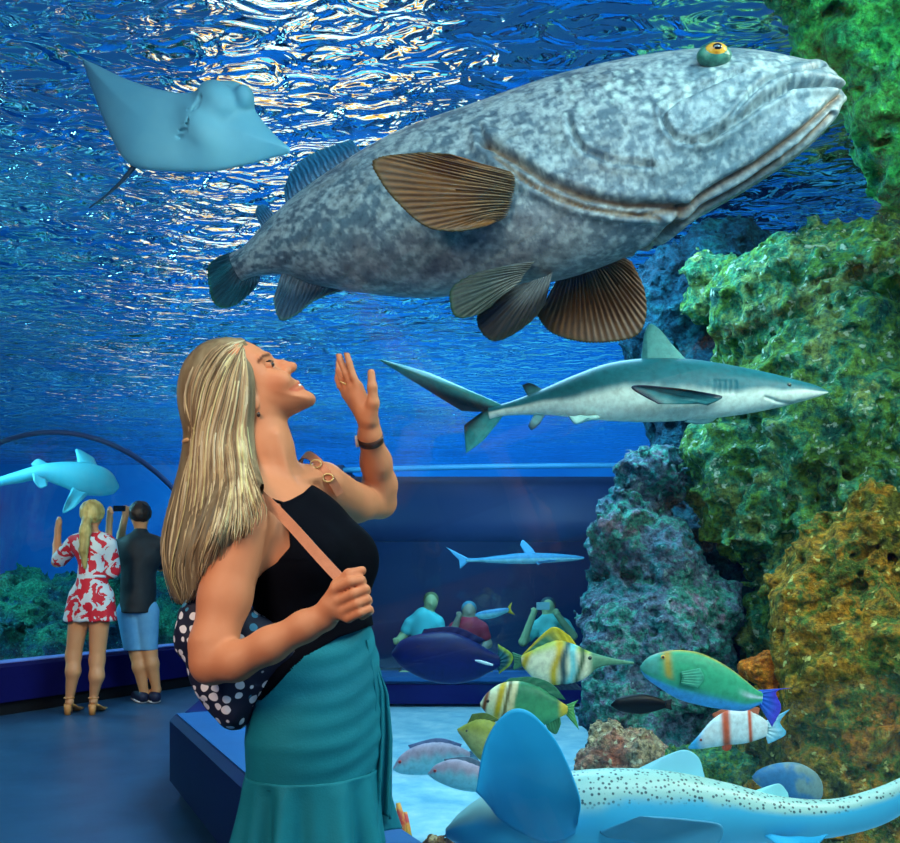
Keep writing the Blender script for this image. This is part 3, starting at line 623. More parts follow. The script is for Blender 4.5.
fin('tail_fin', [(240, 250), (246, 262), (254, 272), (260, 278)], [(220, 256), (209, 266), (209, 284), (214, 303), (226, 308), (242, 300), (258, 284)], 3.50, 3.56, 7, m_fin, g, 90, 24, 0.0, 14, 0.01, brown_fin((110, 140, 160), (24, 72, 84), (40, 110, 70)))
fin('dorsal_fin', [(286, 206), (304, 190), (330, 172), (362, 152)], [(284, 188), (294, 168), (316, 152), (352, 140)], 3.45, 3.5, 5, m_fin, g, 110, 20, 0.0, 16, 0.03, brown_fin((90, 130, 160), (40, 110, 150), (70, 150, 160)))
fin('dorsal_fin', [(262, 228), (268, 221), (275, 214)], [(255, 214), (258, 206), (266, 205)], 3.47, 3.5, 4, m_fin, g, 40, 14, 0.0, 7, 0.04, brown_fin((90, 130, 160), (40, 110, 150), (70, 150, 160)))
ec = P(714, 56, 2.775)
lid = ball('eye', ec, (0.054, 0.034, 0.034), pbr('green eye lid', [(0.4, (40, 90, 80)), (0.6, (70, 130, 110))], 30, 0.3), g)
ball('iris', ec+np.array([0.0, -0.016, 0.006]), (0.036, 0.024, 0.024), pbr('orange iris', [(0.4, (190, 120, 30)), (0.6, (225, 170, 60))], 30, 0.2), lid)
ball('pupil', ec+np.array([0.0, -0.030, 0.008]), (0.018, 0.013, 0.013), m_black, lid)
# ---- silver reef shark
SH = pose([(828, 391, 828, 393, 1), (815, 385, 817, 397, 6), (797, 380, 800, 402, 12), (770, 373, 772, 409, 17), (730, 365, 732, 416, 21), (690, 359, 692, 420, 23), (650, 358, 652, 422, 24), (610, 363, 612, 421, 22), (575, 375, 577, 418, 18), (545, 388, 548, 415, 12), (520, 398, 522, 415, 8), (502, 404, 504, 416, 6), (488, 407, 490, 419, 4)], 3.55)
def sh_col(top, low, line):
    def f(uv, c, s, tt):
        n = 0.15*fbm(np.stack([uv[..., 0], uv[..., 1], s*30], -1), 0.03, 3, 2)
        return mixc(low, top, ss(line-0.18, line+0.22, c+n))
    return f
sk = empty('shark', P(640, 422, 3.55), 'silver reef shark with dark back swimming in front of the reef', 'shark')
def sh_disp(uv, wp, s):
    o = np.zeros(uv.shape[:-1])
    for i in range(5): o -= 2.4*np.exp(-(seg_d(uv, [(713+5.2*i, 381), (712+5.2*i, 393)])/1.2)**2)*(s > 0)
    o -= 2.2*np.exp(-(seg_d(uv, [(764, 397), (778, 402), (792, 404), (799, 401)])/1.3)**2)*(s > 0); return o
fish_mesh('body', SH, m_mark, sk, sh_col((30, 104, 116), (205, 226, 215), 0.05), n=220, m=120, disp=sh_disp)
def tipdark(a, b, k0=0.7): return lambda uv, r, s: mixc(a, b, ss(k0, 1.0, r))
fin('dorsal_fin', [(687, 361), (670, 361), (655, 361), (641, 361)], [(670, 342), (660, 330), (650, 324), (644, 334)], 3.55, 3.55, 8, m_mark, sk, 40, 20, colf=tipdark((84, 164, 160), (70, 150, 150)))
fin('second_dorsal_fin', [(548, 391), (538, 394), (528, 397)], [(540, 388), (530, 383), (522, 385)], 3.55, 3.55, 4, m_mark, sk, 20, 10, colf=tipdark((60, 130, 140), (20, 40, 60), 0.3))
fin('pectoral_fin', [(722, 396), (714, 401), (704, 404)], [(690, 390), (632, 386), (658, 404)], 3.44, 3.36, 7, m_mark, sk, 50, 24, colf=lambda uv, r, s: mixc((50, 120, 125), (16, 40, 60), ss(0.3, 0.0, s)+ss(.75, 1, r)))
fin('pectoral_fin', [(722, 413), (708, 416), (696, 418)], [(712, 422), (700, 424), (684, 422)], 3.55, 3.6, 5, m_mark, sk, 24, 12, colf=tipdark((180, 215, 210), (90, 150, 160)))
fin('pelvic_fin', [(600, 417), (588, 418), (576, 417)], [(588, 418), (576, 424), (568, 416)], 3.50, 3.47, 5, m_mark, sk, 24, 12, colf=tipdark((150, 200, 195), (70, 130, 140)))
fin('anal_fin', [(546, 413), (540, 415), (534, 414)], [(540, 424), (532, 430), (528, 426)], 3.55, 3.55, 4, m_mark, sk, 20, 10, colf=tipdark((120, 180, 180), (24, 60, 80), 0.4))
tl = fin('tail_fin', [(502, 405), (494, 408), (490, 412)], [(430, 373), (378, 359), (462, 411)], 3.55, 3.62, 6, m_mark, sk, 50, 26, smooth=False, colf=lambda uv, r, s: mixc((60, 150, 150), (16, 50, 66), ss(0.35, 0.75, s)))
fin('tail_fin_lower_lobe', [(503, 416), (494, 413), (486, 409)], [(484, 440), (466, 453), (464, 425)], 3.555, 3.60, 5, m_mark, tl, 40, 20, smooth=False, colf=lambda uv, r, s: mixc((70, 170, 165), (14, 40, 56), ss(0.6, 1.0, s)))
eye(sk, 789, 385, 3.502, 2.6, (60, 90, 80))
# ---- zebra shark in front, spotted
m_spot = None
def spotted():
    m, nt, b = nmat('spotted shark skin'); N = nt.nodes; L = nt.links
    at = N.new('ShaderNodeAttribute'); at.attribute_name = 'Col'
    tc = N.new('ShaderNodeTexCoord'); vo = N.new('ShaderNodeTexVoronoi'); vo.inputs['Scale'].default_value = 72; vo.inputs['Randomness'].default_value = 0.7; L.new(tc.outputs['Object'], vo.inputs['Vector'])
    mr = N.new('ShaderNodeMapRange'); mr.inputs[1].default_value = 0.26; mr.inputs[2].default_value = 0.36; mr.inputs[3].default_value = 1; mr.inputs[4].default_value = 0; L.new(vo.outputs['Distance'], mr.inputs[0])
    ml = N.new('ShaderNodeMath'); ml.operation = 'MULTIPLY'; L.new(mr.outputs[0], ml.inputs[0]); L.new(at.outputs['Alpha'], ml.inputs[1])
    mx = N.new('ShaderNodeMix'); mx.data_type = 'RGBA'; L.new(ml.outputs[0], mx.inputs[0]); L.new(at.outputs['Color'], mx.inputs[6]); mx.inputs[7].default_value = rgba((40, 74, 80))
    L.new(mx.outputs[2], b.inputs['Base Color']); b.inputs['Roughness'].default_value = 0.4; return m
m_spot = spotted()
ZB = pose([(446, 828, 447, 838, 3), (466, 808, 472, 852, 24), (500, 787, 508, 868, 38), (550, 774, 558, 872, 43), (610, 768, 616, 866, 43), (670, 771, 676, 854, 38), (725, 782, 730, 846, 31), (780, 796, 784, 842, 25), (830, 799, 836, 837, 19), (872, 789, 882, 825, 15), (908, 774, 918, 803, 11), (960, 748, 970, 764, 6), (1030, 712, 1036, 722, 3)], 2.72)
zs = empty('zebra_shark', P(620, 866, 2.72), 'pale blue zebra shark with dark spotted back in the foreground', 'shark')
def zb_col(uv, c, s, tt):
    n = 0.12*fbm(np.stack([uv[..., 0], uv[..., 1], s*30], -1), 0.03, 3, 4)
    col = mixc((60, 176, 212), (156, 200, 190), ss(0.1, 0.45, c+n)); return col
zo = fish_mesh('body', ZB, m_spot, zs, zb_col, n=140, m=80, sq=0.95)
ca = zo.data.color_attributes['Col']; vv = np.empty(len(ca.data)*4, dtype=np.float32); ca.data.foreach_get('color', vv); vv = vv.reshape(-1, 4)
uv_, wp_, D_, c_, s_, t_, S_ = loft_px(ZB, 140, 80, 0.95); al = (ss(0.15, 0.35, np.broadcast_to(c_[None], (140, 80))+0*D_)*ss(0.12, 0.2, t_)[:, None]*(1-0.75*ss(.78, .95, t_)[:, None])).reshape(-1)
vv[:len(al), 3] = al; ca.data.foreach_set('color', vv.ravel())
m_zfin = pbr('pale blue fin', [(0.3, (30, 160, 210)), (0.7, (36, 170, 216))], 3, 0.5, spec=0.3)
fin('pectoral_fin', [(490, 806), (515, 826), (545, 838), (575, 832)], [(476, 792), (486, 742), (506, 713), (528, 711), (552, 735), (568, 765), (580, 800), (578, 822)], (2.60, 2.60), 2.46, 8, m_zfin, zs, 60, 30, 0.03)
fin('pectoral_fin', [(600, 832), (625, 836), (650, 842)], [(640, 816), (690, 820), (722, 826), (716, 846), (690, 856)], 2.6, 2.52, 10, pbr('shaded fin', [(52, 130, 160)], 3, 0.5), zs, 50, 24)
fin('dorsal_fin', [(632, 772), (660, 774), (685, 778), (706, 784)], [(662, 757), (684, 750), (698, 757), (704, 774)], 2.72, 2.72, 9, pbr('dorsal fin skin', [(120, 190, 205)], 3, 0.5), zs, 40, 20)
fin('second_dorsal_fin', [(752, 792), (770, 796), (789, 801)], [(768, 786), (780, 784), (788, 793)], 2.72, 2.72, 7, pbr('dorsal fin skin', [(120, 190, 195)], 3, 0.5), zs, 30, 16)
fin('pelvic_fin', [(765, 836), (785, 840), (805, 840)], [(785, 850), (808, 852), (828, 834)], 2.66, 2.6, 8, m_zfin, zs, 30, 16)
# ---- zebra shark beyond the outer wall
ZF = pose([(119, 485, 119, 488, 2), (112, 473, 113, 494, 9), (100, 466, 100, 496, 13), (80, 462, 80, 494, 14), (58, 462, 60, 486, 11), (38, 465, 40, 480, 8), (18, 471, 20, 483, 5), (0, 477, 2, 486, 3.5), (-22, 486, -20, 492, 2)], 9.4)
zf = empty('zebra_shark', P(80, 496, 9.4), 'pale turquoise shark swimming above the heads of the couple', 'shark')
m_far = pbr('turquoise shark skin', [(0.35, (70, 190, 214)), (0.65, (100, 206, 220))], 2, 0.5)
fish_mesh('body', ZF, m_far, zf, None, 70, 36)
fin('pectoral_fin', [(72, 488), (80, 492), (88, 494)], [(66, 502), (63, 513), (74, 508)], 9.2, 9.1, 5, m_far, zf, 24, 14)
fin('pectoral_fin', [(78, 464), (88, 464), (98, 468)], [(77, 456), (77, 449), (94, 458)], 9.4, 9.5, 5, m_far, zf, 24, 14)
fin('dorsal_fin', [(34, 468), (42, 466), (50, 466)], [(31, 464), (38, 459), (47, 463)], 9.4, 9.4, 5, m_far, zf, 20, 10)
fin('pelvic_fin', [(32, 474), (40, 478), (48, 482)], [(34, 482), (40, 488), (47, 486)], 9.3, 9.25, 5, m_far, zf, 20, 10)
# ---- far slim shark
FS = pose([(584, 557, 584, 559, .8), (572, 555, 572, 561, 2.5), (545, 553, 545, 563, 5), (520, 553, 520, 564, 5.5), (495, 556, 495, 563, 4), (478, 558, 478, 562, 2.5), (466, 558, 466, 562, 1.5)], 6.6)
fs = empty('shark', P(520, 564, 6.6), 'small slim shark in front of the dark far window', 'shark')
fish_mesh('body', FS, m_mark, fs, sh_col((50, 130, 170), (130, 200, 215), 0.0), 60, 30)
m_fsh = pbr('slim shark fin', [(60, 140, 180)], 3, 0.5)
fin('tail_fin', [(468, 558), (466, 560), (468, 562)], [(446, 547), (459, 560), (460, 569)], 6.6, 6.6, 2, m_fsh, fs, 20, 12, smooth=False)
fin('dorsal_fin', [(536, 554), (530, 554), (525, 554)], [(532, 548), (523, 540), (520, 545)], 6.6, 6.6, 2, m_fsh, fs, 16, 10)
fin('pectoral_fin', [(556, 560), (550, 561), (545, 562)], [(548, 560), (536, 562), (538, 565)], 6.5, 6.45, 2, m_fsh, fs, 16, 10)
# ---- smaller reef fish
def fish(name, label, rows, d, colf, tail=None, fins=(), eyes=None, n=60, m=36, finc=None, cat='fish'):
    A = np.array(rows, dtype=float); i = len(rows)//2
    r = empty(name, P(A[i, 2], A[i, 3], d), label, cat)
    fish_mesh('body', pose(rows, d), m_mark, r, colf, n, m)
    if tail: fin('tail_fin', tail[0], tail[1], d, d, 3, m_mark, r, 24, 14, rays=6, jag=0.01, colf=tail[2])
    for nm, b, t, dd, c in fins: fin(nm, b, t, d+dd, d+dd, 3, m_mark, r, 24, 12, rays=6, colf=c)
    if eyes: eye(r, eyes[0], eyes[1], d-eyes[2]*d/900, eyes[3], eyes[4])
    return r
flat = lambda c: (lambda uv, r, s: np.broadcast_to(s2l(c), uv.shape[:-1]+(3,)).copy())
def surg(uv, c, s, tt):
    col = mixc((70, 160, 220), (56, 158, 118), ss(-0.72, -0.42, c)); x = uv[..., 0]
    k = ss(0.90, 1.0, c)[..., None]; col = col*(1-k)+s2l((170, 150, 50))*k
    k = (np.exp(-((x-668-(uv[..., 1]-662)*.1)/4.0)**2)*ss(-.35, -.1, c))[..., None]; col = col*(1-k)+s2l((170, 140, 50))*k
    k = (ss(664, 656, x)*ss(-.45, -.15, c))[..., None]; col = col*(1-.6*k)+s2l((84, 160, 160))*.6*k
    k = (ss(735, 752, x)*np.exp(-((c-.05)/.16)**2))[..., None]; return col*(1-k)+s2l((190, 210, 220))*k
fish('surgeonfish', 'green surgeonfish with crescent blue tail in front of the reef',
     [(640, 667, 640, 669, 1), (645, 660, 646, 678, 5), (655, 654, 658, 687, 9), (675, 650, 678, 699, 12), (700, 653, 703, 706, 13), (725, 665, 727, 710, 11), (744, 679, 745, 711, 8), (756, 689, 757, 706, 4), (763, 692, 762, 704, 3)], 3.4, surg,
     tail=([(758, 690), (760, 697), (759, 705)], [(791, 688), (776, 692), (781, 708), (772, 727)], lambda uv, r, s: mixc((36, 90, 190), (70, 60, 190), ss(.3, 1, r))),
     fins=[('pectoral_fin', [(680, 672), (682, 678), (680, 684)], [(700, 668), (704, 678), (698, 688)], -0.055, flat((70, 160, 130)))], eyes=(663, 657, 10, 2.2, (210, 160, 60)))
def tusk(uv, c, s, tt):
    x = uv[..., 0]-(uv[..., 1]-725)*0.05; col = np.broadcast_to(s2l((215, 228, 226)), uv.shape[:-1]+(3,)).copy()
    for x0, w_ in ((726, 4.5), (750, 2.0)):
        k = np.exp(-((x-x0)/w_)**4)[..., None]; col = col*(1-k)+s2l((200, 80, 36))*k
    k = ss(706, 694, x)[..., None]; return col*(1-k)+s2l((60, 170, 220))*k
fish('tuskfish', 'white fish with orange bands below the green surgeonfish',
     [(688, 747, 689, 749, 1), (698, 736, 700, 749, 4), (712, 720, 714, 747, 7), (728, 710, 730, 745, 8), (745, 709, 747, 743, 7), (760, 716, 760, 739, 4), (768, 722, 767, 736, 2.5)], 3.75, tusk,
     tail=([(766, 721), (768, 729), (766, 737)], [(790, 709), (780, 722), (786, 734), (768, 744)], lambda uv, r, s: mixc((190, 225, 230), (90, 180, 210), r)),
     fins=[('pelvic_fin', [(722, 743), (726, 744), (732, 744)], [(722, 749), (726, 751), (731, 749)], 0.0, flat((210, 80, 40))), ('dorsal_fin', [(714, 720), (735, 711), (758, 716)], [(712, 714), (736, 704), (760, 708)], 0.0, flat((180, 100, 70)))], eyes=(701, 740, 4.2, 1.4, (180, 60, 40)))
fish('wrasse', 'small black fish in front of mauve coral',
     [(611, 704, 611, 706, 1), (620, 697, 620, 711, 5), (640, 694, 640, 714, 6), (656, 697, 656, 711, 4), (665, 701, 665, 708, 2)], 3.9, lambda uv, c, s, tt: np.broadcast_to(s2l((5, 7, 9)), uv.shape[:-1]+(3,)).copy(),
     tail=([(664, 701), (666, 704), (664, 708)], [(672, 699), (671, 704), (672, 710)], flat((14, 18, 22))))
fish('butterflyfish', 'round blue-grey fish nosing between reef and zebra shark tail',
     [(752, 776, 753, 780, 2), (760, 769, 762, 788, 6), (778, 763, 780, 799, 10), (798, 763, 800, 805, 11), (814, 771, 815, 804, 8), (821, 780, 822, 797, 4), (823, 786, 823, 792, 2)], 3.25,
     lambda uv, c, s, tt: mixc((50, 112, 160), (110, 140, 140), ss(-.2, .7, fbm(np.stack([uv[..., 0], uv[..., 1], s*9], -1), .09, 3, 5)+0.9*tt-.3)))
def boar1(uv, c, s, tt):
    x = uv[..., 0]; col = mixc((236, 232, 196), (176, 186, 80), ss(0.35, 0.95, c)); col = col*1.0
    for x0, w_, cc in ((557+0*x, 4.2, (206, 168, 20)), (526, 4, (190, 160, 30)), (565, 4, (24, 70, 80)), (581, 3.2, (36, 80, 50)), (573, 3.6, (110, 200, 205))):
        k = np.exp(-np.abs((x-x0-(uv[..., 1]-660)*-.14-1.6*np.sin(uv[..., 1]*.16+x0))/w_)**2.4)[..., None]; col = col*(1-k)+s2l(cc)*k
    k = ss(586, 594, x)[..., None]; col = col*(1-k)+s2l((90, 140, 110))*k
    return col
fish('boarfish', 'yellow and white banded boarfish with long snout, the upper of two',
     [(634, 662, 634, 664, .8), (612, 658, 612, 665, 2.5), (597, 654, 598, 668, 4.5), (586, 650, 587, 677, 7), (574, 644, 574, 683, 9), (558, 640, 558, 685, 10), (542, 645, 542, 684, 8), (530, 651, 531, 676, 5), (521, 656, 522, 666, 2.5)], 4.2, boar1,
     tail=([(523, 656), (521, 661), (523, 666)], [(512, 652), (514, 661), (513, 670)], flat((60, 120, 90))),
     fins=[('dorsal_fin', [(578, 647), (560, 642), (545, 645), (531, 652)], [(570, 636), (556, 627), (545, 632), (522, 655)], 0.0, lambda uv, r, s: mixc((200, 180, 40), (60, 120, 90), ss(.2, .6, s)*(1-ss(.6, 1, r)))),
           ('pelvic_fin', [(575, 682), (560, 685), (548, 684)], [(583, 690), (565, 690), (548, 690)], 0.0, flat((30, 50, 70)))], eyes=(590, 658, 6.2, 2.0, (60, 70, 50)))
def boar2(uv, c, s, tt):
    x = uv[..., 0]; col = mixc((70, 150, 100), (50, 120, 80), ss(-.5, .8, c))
    k = ss(517, 508, x)[..., None]; col = col*(1-k)+s2l((232, 226, 180))*k
    for x0, w_, cc in ((486, 2.4, (150, 80, 40)), (500, 3.6, (206, 168, 20)), (512, 3.0, (216, 200, 150)), (507, 2, (90, 80, 30))):
        k = np.exp(-((x-x0-(uv[..., 1]-700)*-.22)/w_)**4)[..., None]; col = col*(1-k)+s2l(cc)*k
    k = ss(556, 564, x)[..., None]; return col*(1-k)+s2l((206, 180, 60))*k
fish('boarfish', 'green bodied boarfish with yellow banded head, the lower of two, facing the skirt',
     [(480, 703, 481, 707, 2), (488, 692, 489, 716, 7), (502, 683, 500, 722, 10), (520, 681, 516, 726, 11), (538, 686, 534, 727, 10), (552, 695, 550, 723, 7), (563, 703, 561, 717, 3.5), (568, 706, 567, 714, 2.5)], 3.9, boar2,
     tail=([(566, 705), (568, 710), (566, 715)], [(578, 700), (574, 709), (579, 730)], flat((90, 160, 90))),
     fins=[('dorsal_fin', [(500, 685), (520, 683), (540, 688), (556, 698)], [(510, 678), (532, 677), (552, 684), (566, 700)], 0.0, flat((50, 110, 80))), ('pelvic_fin', [(545, 722), (553, 720), (560, 716)], [(548, 730), (556, 734), (561, 724)], 0.0, flat((60, 120, 80)))], eyes=(488, 701, 6.5, 1.8, (90, 60, 40)))
fish('emperor', 'olive yellow fish half hidden behind the raised shark fin',
     [(457, 729, 458, 732, 1.5), (466, 724, 465, 742, 5), (478, 719, 474, 754, 8), (492, 721, 486, 765, 9), (506, 730, 500, 772, 8), (518, 744, 512, 776, 5), (526, 756, 522, 774, 3)], 3.7, lambda uv, c, s, tt: mixc((176, 182, 110), (150, 156, 60), ss(-.2, .6, c)),
     fins=[('dorsal_fin', [(467, 724), (480, 720), (494, 722)], [(472, 714), (486, 713), (500, 720)], 0.0, flat((90, 110, 40)))], eyes=(467, 731, 4.5, 1.6, (60, 60, 40)))
snap = lambda uv, c, s, tt: mixc((120, 190, 205), (160, 150, 168), ss(-.25, .5, c+.1*np.sin(uv[..., 0]*.5)))
fish('snapper', 'pinkish silver snapper over the sand, nearest the skirt',
     [(393, 768, 393, 770, 1), (401, 755, 402, 774, 5), (418, 745, 420, 775, 8), (440, 742, 441, 773, 8), (458, 746, 458, 768, 5), (470, 752, 470, 763, 2.5)], 4.1, snap,
     tail=([(468, 752), (470, 757), (468, 763)], [(484, 743), (478, 756), (483, 772)], flat((90, 140, 170))), fins=[('dorsal_fin', [(410, 749), (436, 743), (460, 748)], [(408, 745), (438, 738), (462, 744)], 0.0, flat((90, 110, 150)))], eyes=(400, 762, 4.3, 1.7, (190, 60, 60)))
fish('snapper', 'silver snapper with pink back lower over the sand, beside the raised shark fin',
     [(428, 773, 428, 775, 1), (437, 764, 438, 782, 5), (455, 759, 456, 789, 8), (474, 764, 474, 792, 8), (490, 772, 489, 790, 5), (500, 777, 499, 787, 2.5)], 3.6, snap,
     tail=([(498, 777), (500, 782), (498, 788)], [(512, 770), (507, 782), (512, 796)], flat((90, 140, 170))), fins=[('dorsal_fin', [(445, 763), (465, 761), (488, 772)], [(444, 759), (468, 757), (490, 767)], 0.0, flat((90, 110, 130)))], eyes=(435, 771, 4.3, 1.6, (190, 60, 60)))
fish('drummer_fish', 'big dark navy fish with yellow-green tail in front of the seated far visitors',
     [(392, 652, 392, 656, 2), (402, 640, 403, 668, 8), (425, 633, 426, 680, 13), (450, 632, 450, 684, 13), (474, 641, 474, 680, 9), (492, 652, 492, 671, 4), (500, 656, 500, 667, 2.5)], 5.4, lambda uv, c, s, tt: mixc((16, 30, 92), (10, 22, 70), ss(-.3, .5, c)),
     tail=([(498, 655), (500, 661), (498, 668)], [(498, 644), (512, 654), (511, 664), (499, 674)], lambda uv, r, s: mixc((20, 80, 90), (150, 170, 50), ss(.5, 1, r))), fins=[('dorsal_fin', [(420, 636), (450, 633), (480, 644)], [(424, 629), (456, 627), (486, 640)], 0.0, flat((10, 22, 70)))])
fish('cleaner_wrasse', 'tiny white fish beside the big navy fish',
     [(475, 660, 475, 661, .4), (480, 660, 480, 663, 1), (487, 662, 487, 665, 1), (493, 664, 493, 666, .5)], 4.9, lambda uv, c, s, tt: np.broadcast_to(s2l((190, 215, 225)), uv.shape[:-1]+(3,)).copy(), n=20, m=12)
fish('fusilier', 'slim cyan fish with yellow tail crossing the red shirted visitor',
     [(475, 614, 475, 616, .8), (482, 611, 482, 619, 2.5), (494, 609, 494, 618, 3), (504, 608, 504, 614, 1.8), (509, 608, 509, 612, 1)], 6.0, sh_col((50, 120, 160), (110, 190, 200), 0.0),
     tail=([(508, 607), (509, 610), (508, 613)], [(512, 602), (511, 609), (515, 615)], flat((170, 160, 50))), n=30, m=16)
# ---- eagle ray, seen from below
ry = empty('eagle_ray', P(190, 170, 3.8), 'blue-grey eagle ray gliding under the water surface', 'ray')
OUT = [(82, 59), (98, 66), (128, 80), (160, 90), (190, 94), (204, 88), (222, 82), (236, 82), (246, 88), (253, 94), (252, 104), (262, 120), (278, 138), (291, 151), (270, 158), (240, 166), (205, 171), (168, 171), (138, 168), (122, 157), (108, 130), (94, 95)]
D_R = 3.8
pr = np.array([P(x, y, D_R)[[0, 2]] for x, y in resample(OUT+[OUT[0]], 120)[:-1]])
pc = P(205, 130, D_R); sc_ = D_R/900
f = Sdf((pr[:, 0].min()-.06, D_R-.22, pr[:, 1].min()-.06), (pr[:, 0].max()+.06, D_R+.22, pr[:, 1].max()+.06), 0.006)
f.inflate(pr, D_R, 40*sc_, 15*sc_, 0.0)
f.ell(P(205, 132, D_R), (26*sc_, 24*sc_, 34*sc_), [[.8, 0, .6], [0, 1, 0], [-.6, 0, .8]], 0.05)
f.ell(P(218, 104, D_R-.03), (20*sc_, 18*sc_, 24*sc_), [[.75, 0, .66], [0, 1, 0], [-.66, 0, .75]], 0.03)
f.ell(P(244, 98, D_R-.04), (10*sc_, 12*sc_, 12*sc_), None, 0.025)
f.cap(P(201, 98, D_R-.080), P(188, 124, D_R-.085), 2.4*sc_, 1.6*sc_, 0.008, cut=True)
f.cap(P(209, 107, D_R-.106), P(232, 117, D_R-.10), 2.2*sc_, 1.8*sc_, 0.006, cut=True); f.cap(P(208, 112, D_R-.11), P(216, 103, D_R-.11), 1.4*sc_, 1.2*sc_, 0.006, cut=True)
for i in range(5):
    a_ = P(181+1.2*i, 136-6*i, D_R-.070); f.cap(a_+np.array([-.012, .012, .002]), a_+np.array([.022, -.012, -.004]), .0075, .006, 0.004, cut=True)
V, Q = f.vf()
# wings bend away towards the tips
rx = (V[:, 0]-pc[0])*0.8-(V[:, 2]-pc[2])*0.45; V = V+(V-np.array(cam.location))*(0.05*(rx/0.55)**2)[:, None]
m_ray = pbr('ray belly', [(0.3, (96, 170, 196)), (0.6, (124, 190, 206)), (0.8, (150, 206, 210))], 1.6, 0.5, spec=0.3)
mk('body', V, Q, m_ray, ry)
tube('tail', [P(x, y, 3.85) for x, y in resample([(136, 164), (128, 174), (118, 185), (104, 197), (89, 208)], 24)], [0.012, 0.006, 0.003], pbr('dark ray tail', [(20, 50, 70)], 5, .5), ry)
# ------------------------------------------------------------------ the woman
D0 = 1.96; S0 = D0/900
def W(x, y, dd=0.0): return P(x, y, D0+dd)
LAT = np.array([0.55, 0.835]); FRT = np.array([0.835, -0.55])
ZP = lambda py: CAM_Z+(HORIZON-py)*S0
TR = [(468, 268, 14, 14), (480, 274, 30, 25), (492, 280, 50, 36), (508, 287, 64, 44), (530, 296, 70, 50), (560, 302, 69, 52), (592, 309, 63, 50), (628, 318, 58, 46), (660, 320, 64, 50), (695, 318, 71, 57), (735, 317, 75, 60), (790, 314, 68, 57), (830, 314, 68, 54)]
trunk = [(ZP(y), (c-450)*S0, D0, a*S0, b*S0) for y, c, a, b in TR]
def trunk_at(py):
    A = np.array(sorted(trunk)); z = ZP(py); return [np.interp(z, A[:, 0], A[:, i]) for i in range(1, 5)]
def on_trunk(py, lat, fr):
    c = trunk_at(py); q = np.array(c[:2])+LAT*lat*S0+FRT*fr*S0; return np.array([q[0], q[1], ZP(py)])
wm = empty('person', (float((312-450)*S0), D0, 0), 'woman in black halter top and teal skirt looking up, one hand raised', 'person')
m_skin = pbr('skin', [(0.3, (202, 122, 82)), (0.7, (212, 132, 90))], 5, 0.55, attr=True, attr_mix=1.0, bump=0.06, bscale=260, bdist=0.002, spec=0.22)
H = 0.0034
bd = Sdf((-0.62, 1.60, -0.01), (-0.07, 2.50, 1.72), H)
bd.stack(trunk, LAT, 0.0)
for sgn in (-1, 1): bd.ell(on_trunk(560, 27*sgn, 36), np.array((27, 27, 28))*S0, None, 0.03)      # bust
# legs and feet, below the frame
for sgn in (-1, 1):
    q = trunk_at(800); hp = np.array([q[0], q[1], 0])+np.array([*(LAT*24*S0*sgn), 0.80]); kn = hp*1; kn[2] = 0.49; kn[:2] += FRT*0.02; an = hp*1; an[2] = 0.085; an[:2] += LAT*0.01*sgn
    bd.chain([hp, kn, an], [0.072, 0.050, 0.034], 0.02)
    toe = an*1; toe[:2] += FRT*0.16; toe[2] = 0.025; heel = an*1; heel[:2] -= FRT*0.03; heel[2] = 0.03
    bd.chain([heel, an*0.6+toe*0.4+np.array([0, 0, -.015]), toe], [0.03, 0.034, 0.022], 0.02)
# neck
bd.chain([W(256, 420), W(264, 452), W(268, 488)], [30*S0, 27.5*S0, 30*S0], 0.03)
bd.cap(W(266, 482, -.02), P(246, 512, 1.825), 0.034, 0.046, 0.035); bd.cap(W(278, 478, .02), P(322, 484, 2.10), 0.036, 0.044, 0.035)
bd.cap(W(276, 436, -.045), W(290, 486, -.04), 0.005, 0.005, 0.02)                                # neck tendon
bd.cap(W(292, 490, -.045), W(262, 500, -.115), 0.009, 0.008, 0.012); bd.cap(W(298, 484, -.01), W(322, 476, .10), 0.009, 0.008, 0.012)
# near arm
bd.chain([P(241, 531, 1.815), P(225, 598, 1.775), P(213, 645, 1.745), P(211, 663, 1.735)], [0.060, 0.0495, 0.043, 0.038], 0.02)
bd.chain([P(212, 664, 1.735), P(235, 662, 1.715), P(270, 645, 1.70), P(305, 626, 1.69), P(324, 617, 1.69)], [0.038, 0.035, 0.0325, 0.0275, 0.0245], 0.018)
bd.cap(P(247, 548, 1.85), P(268, 560, 1.88), 0.045, 0.045, 0.03)
# near hand, closed on the strap
DN = 1.672
bd.chain([P(324, 617, 1.69), P(333, 606, DN+.008), P(339, 596, DN+.006)], [0.0245, 0.0225, 0.017], 0.012)
for (x0, y0, x1, y1, x2, y2, r) in [(335, 589, 350, 582, 363, 580, .0096), (338, 601, 353, 594, 367, 589, .0098), (343, 610, 357, 604, 369, 599, .0092), (348, 618, 360, 613, 371, 609, .0082)]:
    bd.cap(P(331, 608, DN+.006), P(x0, y0, DN-.008), 0.015, r*1.12, 0.007)
    bd.chain([P(x0, y0, DN-.008), P(x1, y1, DN-.020), P(x2-2, y2+.5, DN-.012)], [r*1.12, r, r*.98], 0.003)
    bd.chain([P(x2-2, y2+.5, DN-.012), P(x2-1, y2+2, DN+.012), P(x1+2, y1+4, DN+.030)], [r*.98, r*.9, r*.8], 0.003)
bd.chain([P(329, 605, DN+.012), P(338, 585, DN+.004), P(349, 574.5, DN-.004), P(362, 570.5, DN+.002)], [0.017, 0.0125, 0.0105, 0.0085], 0.006)
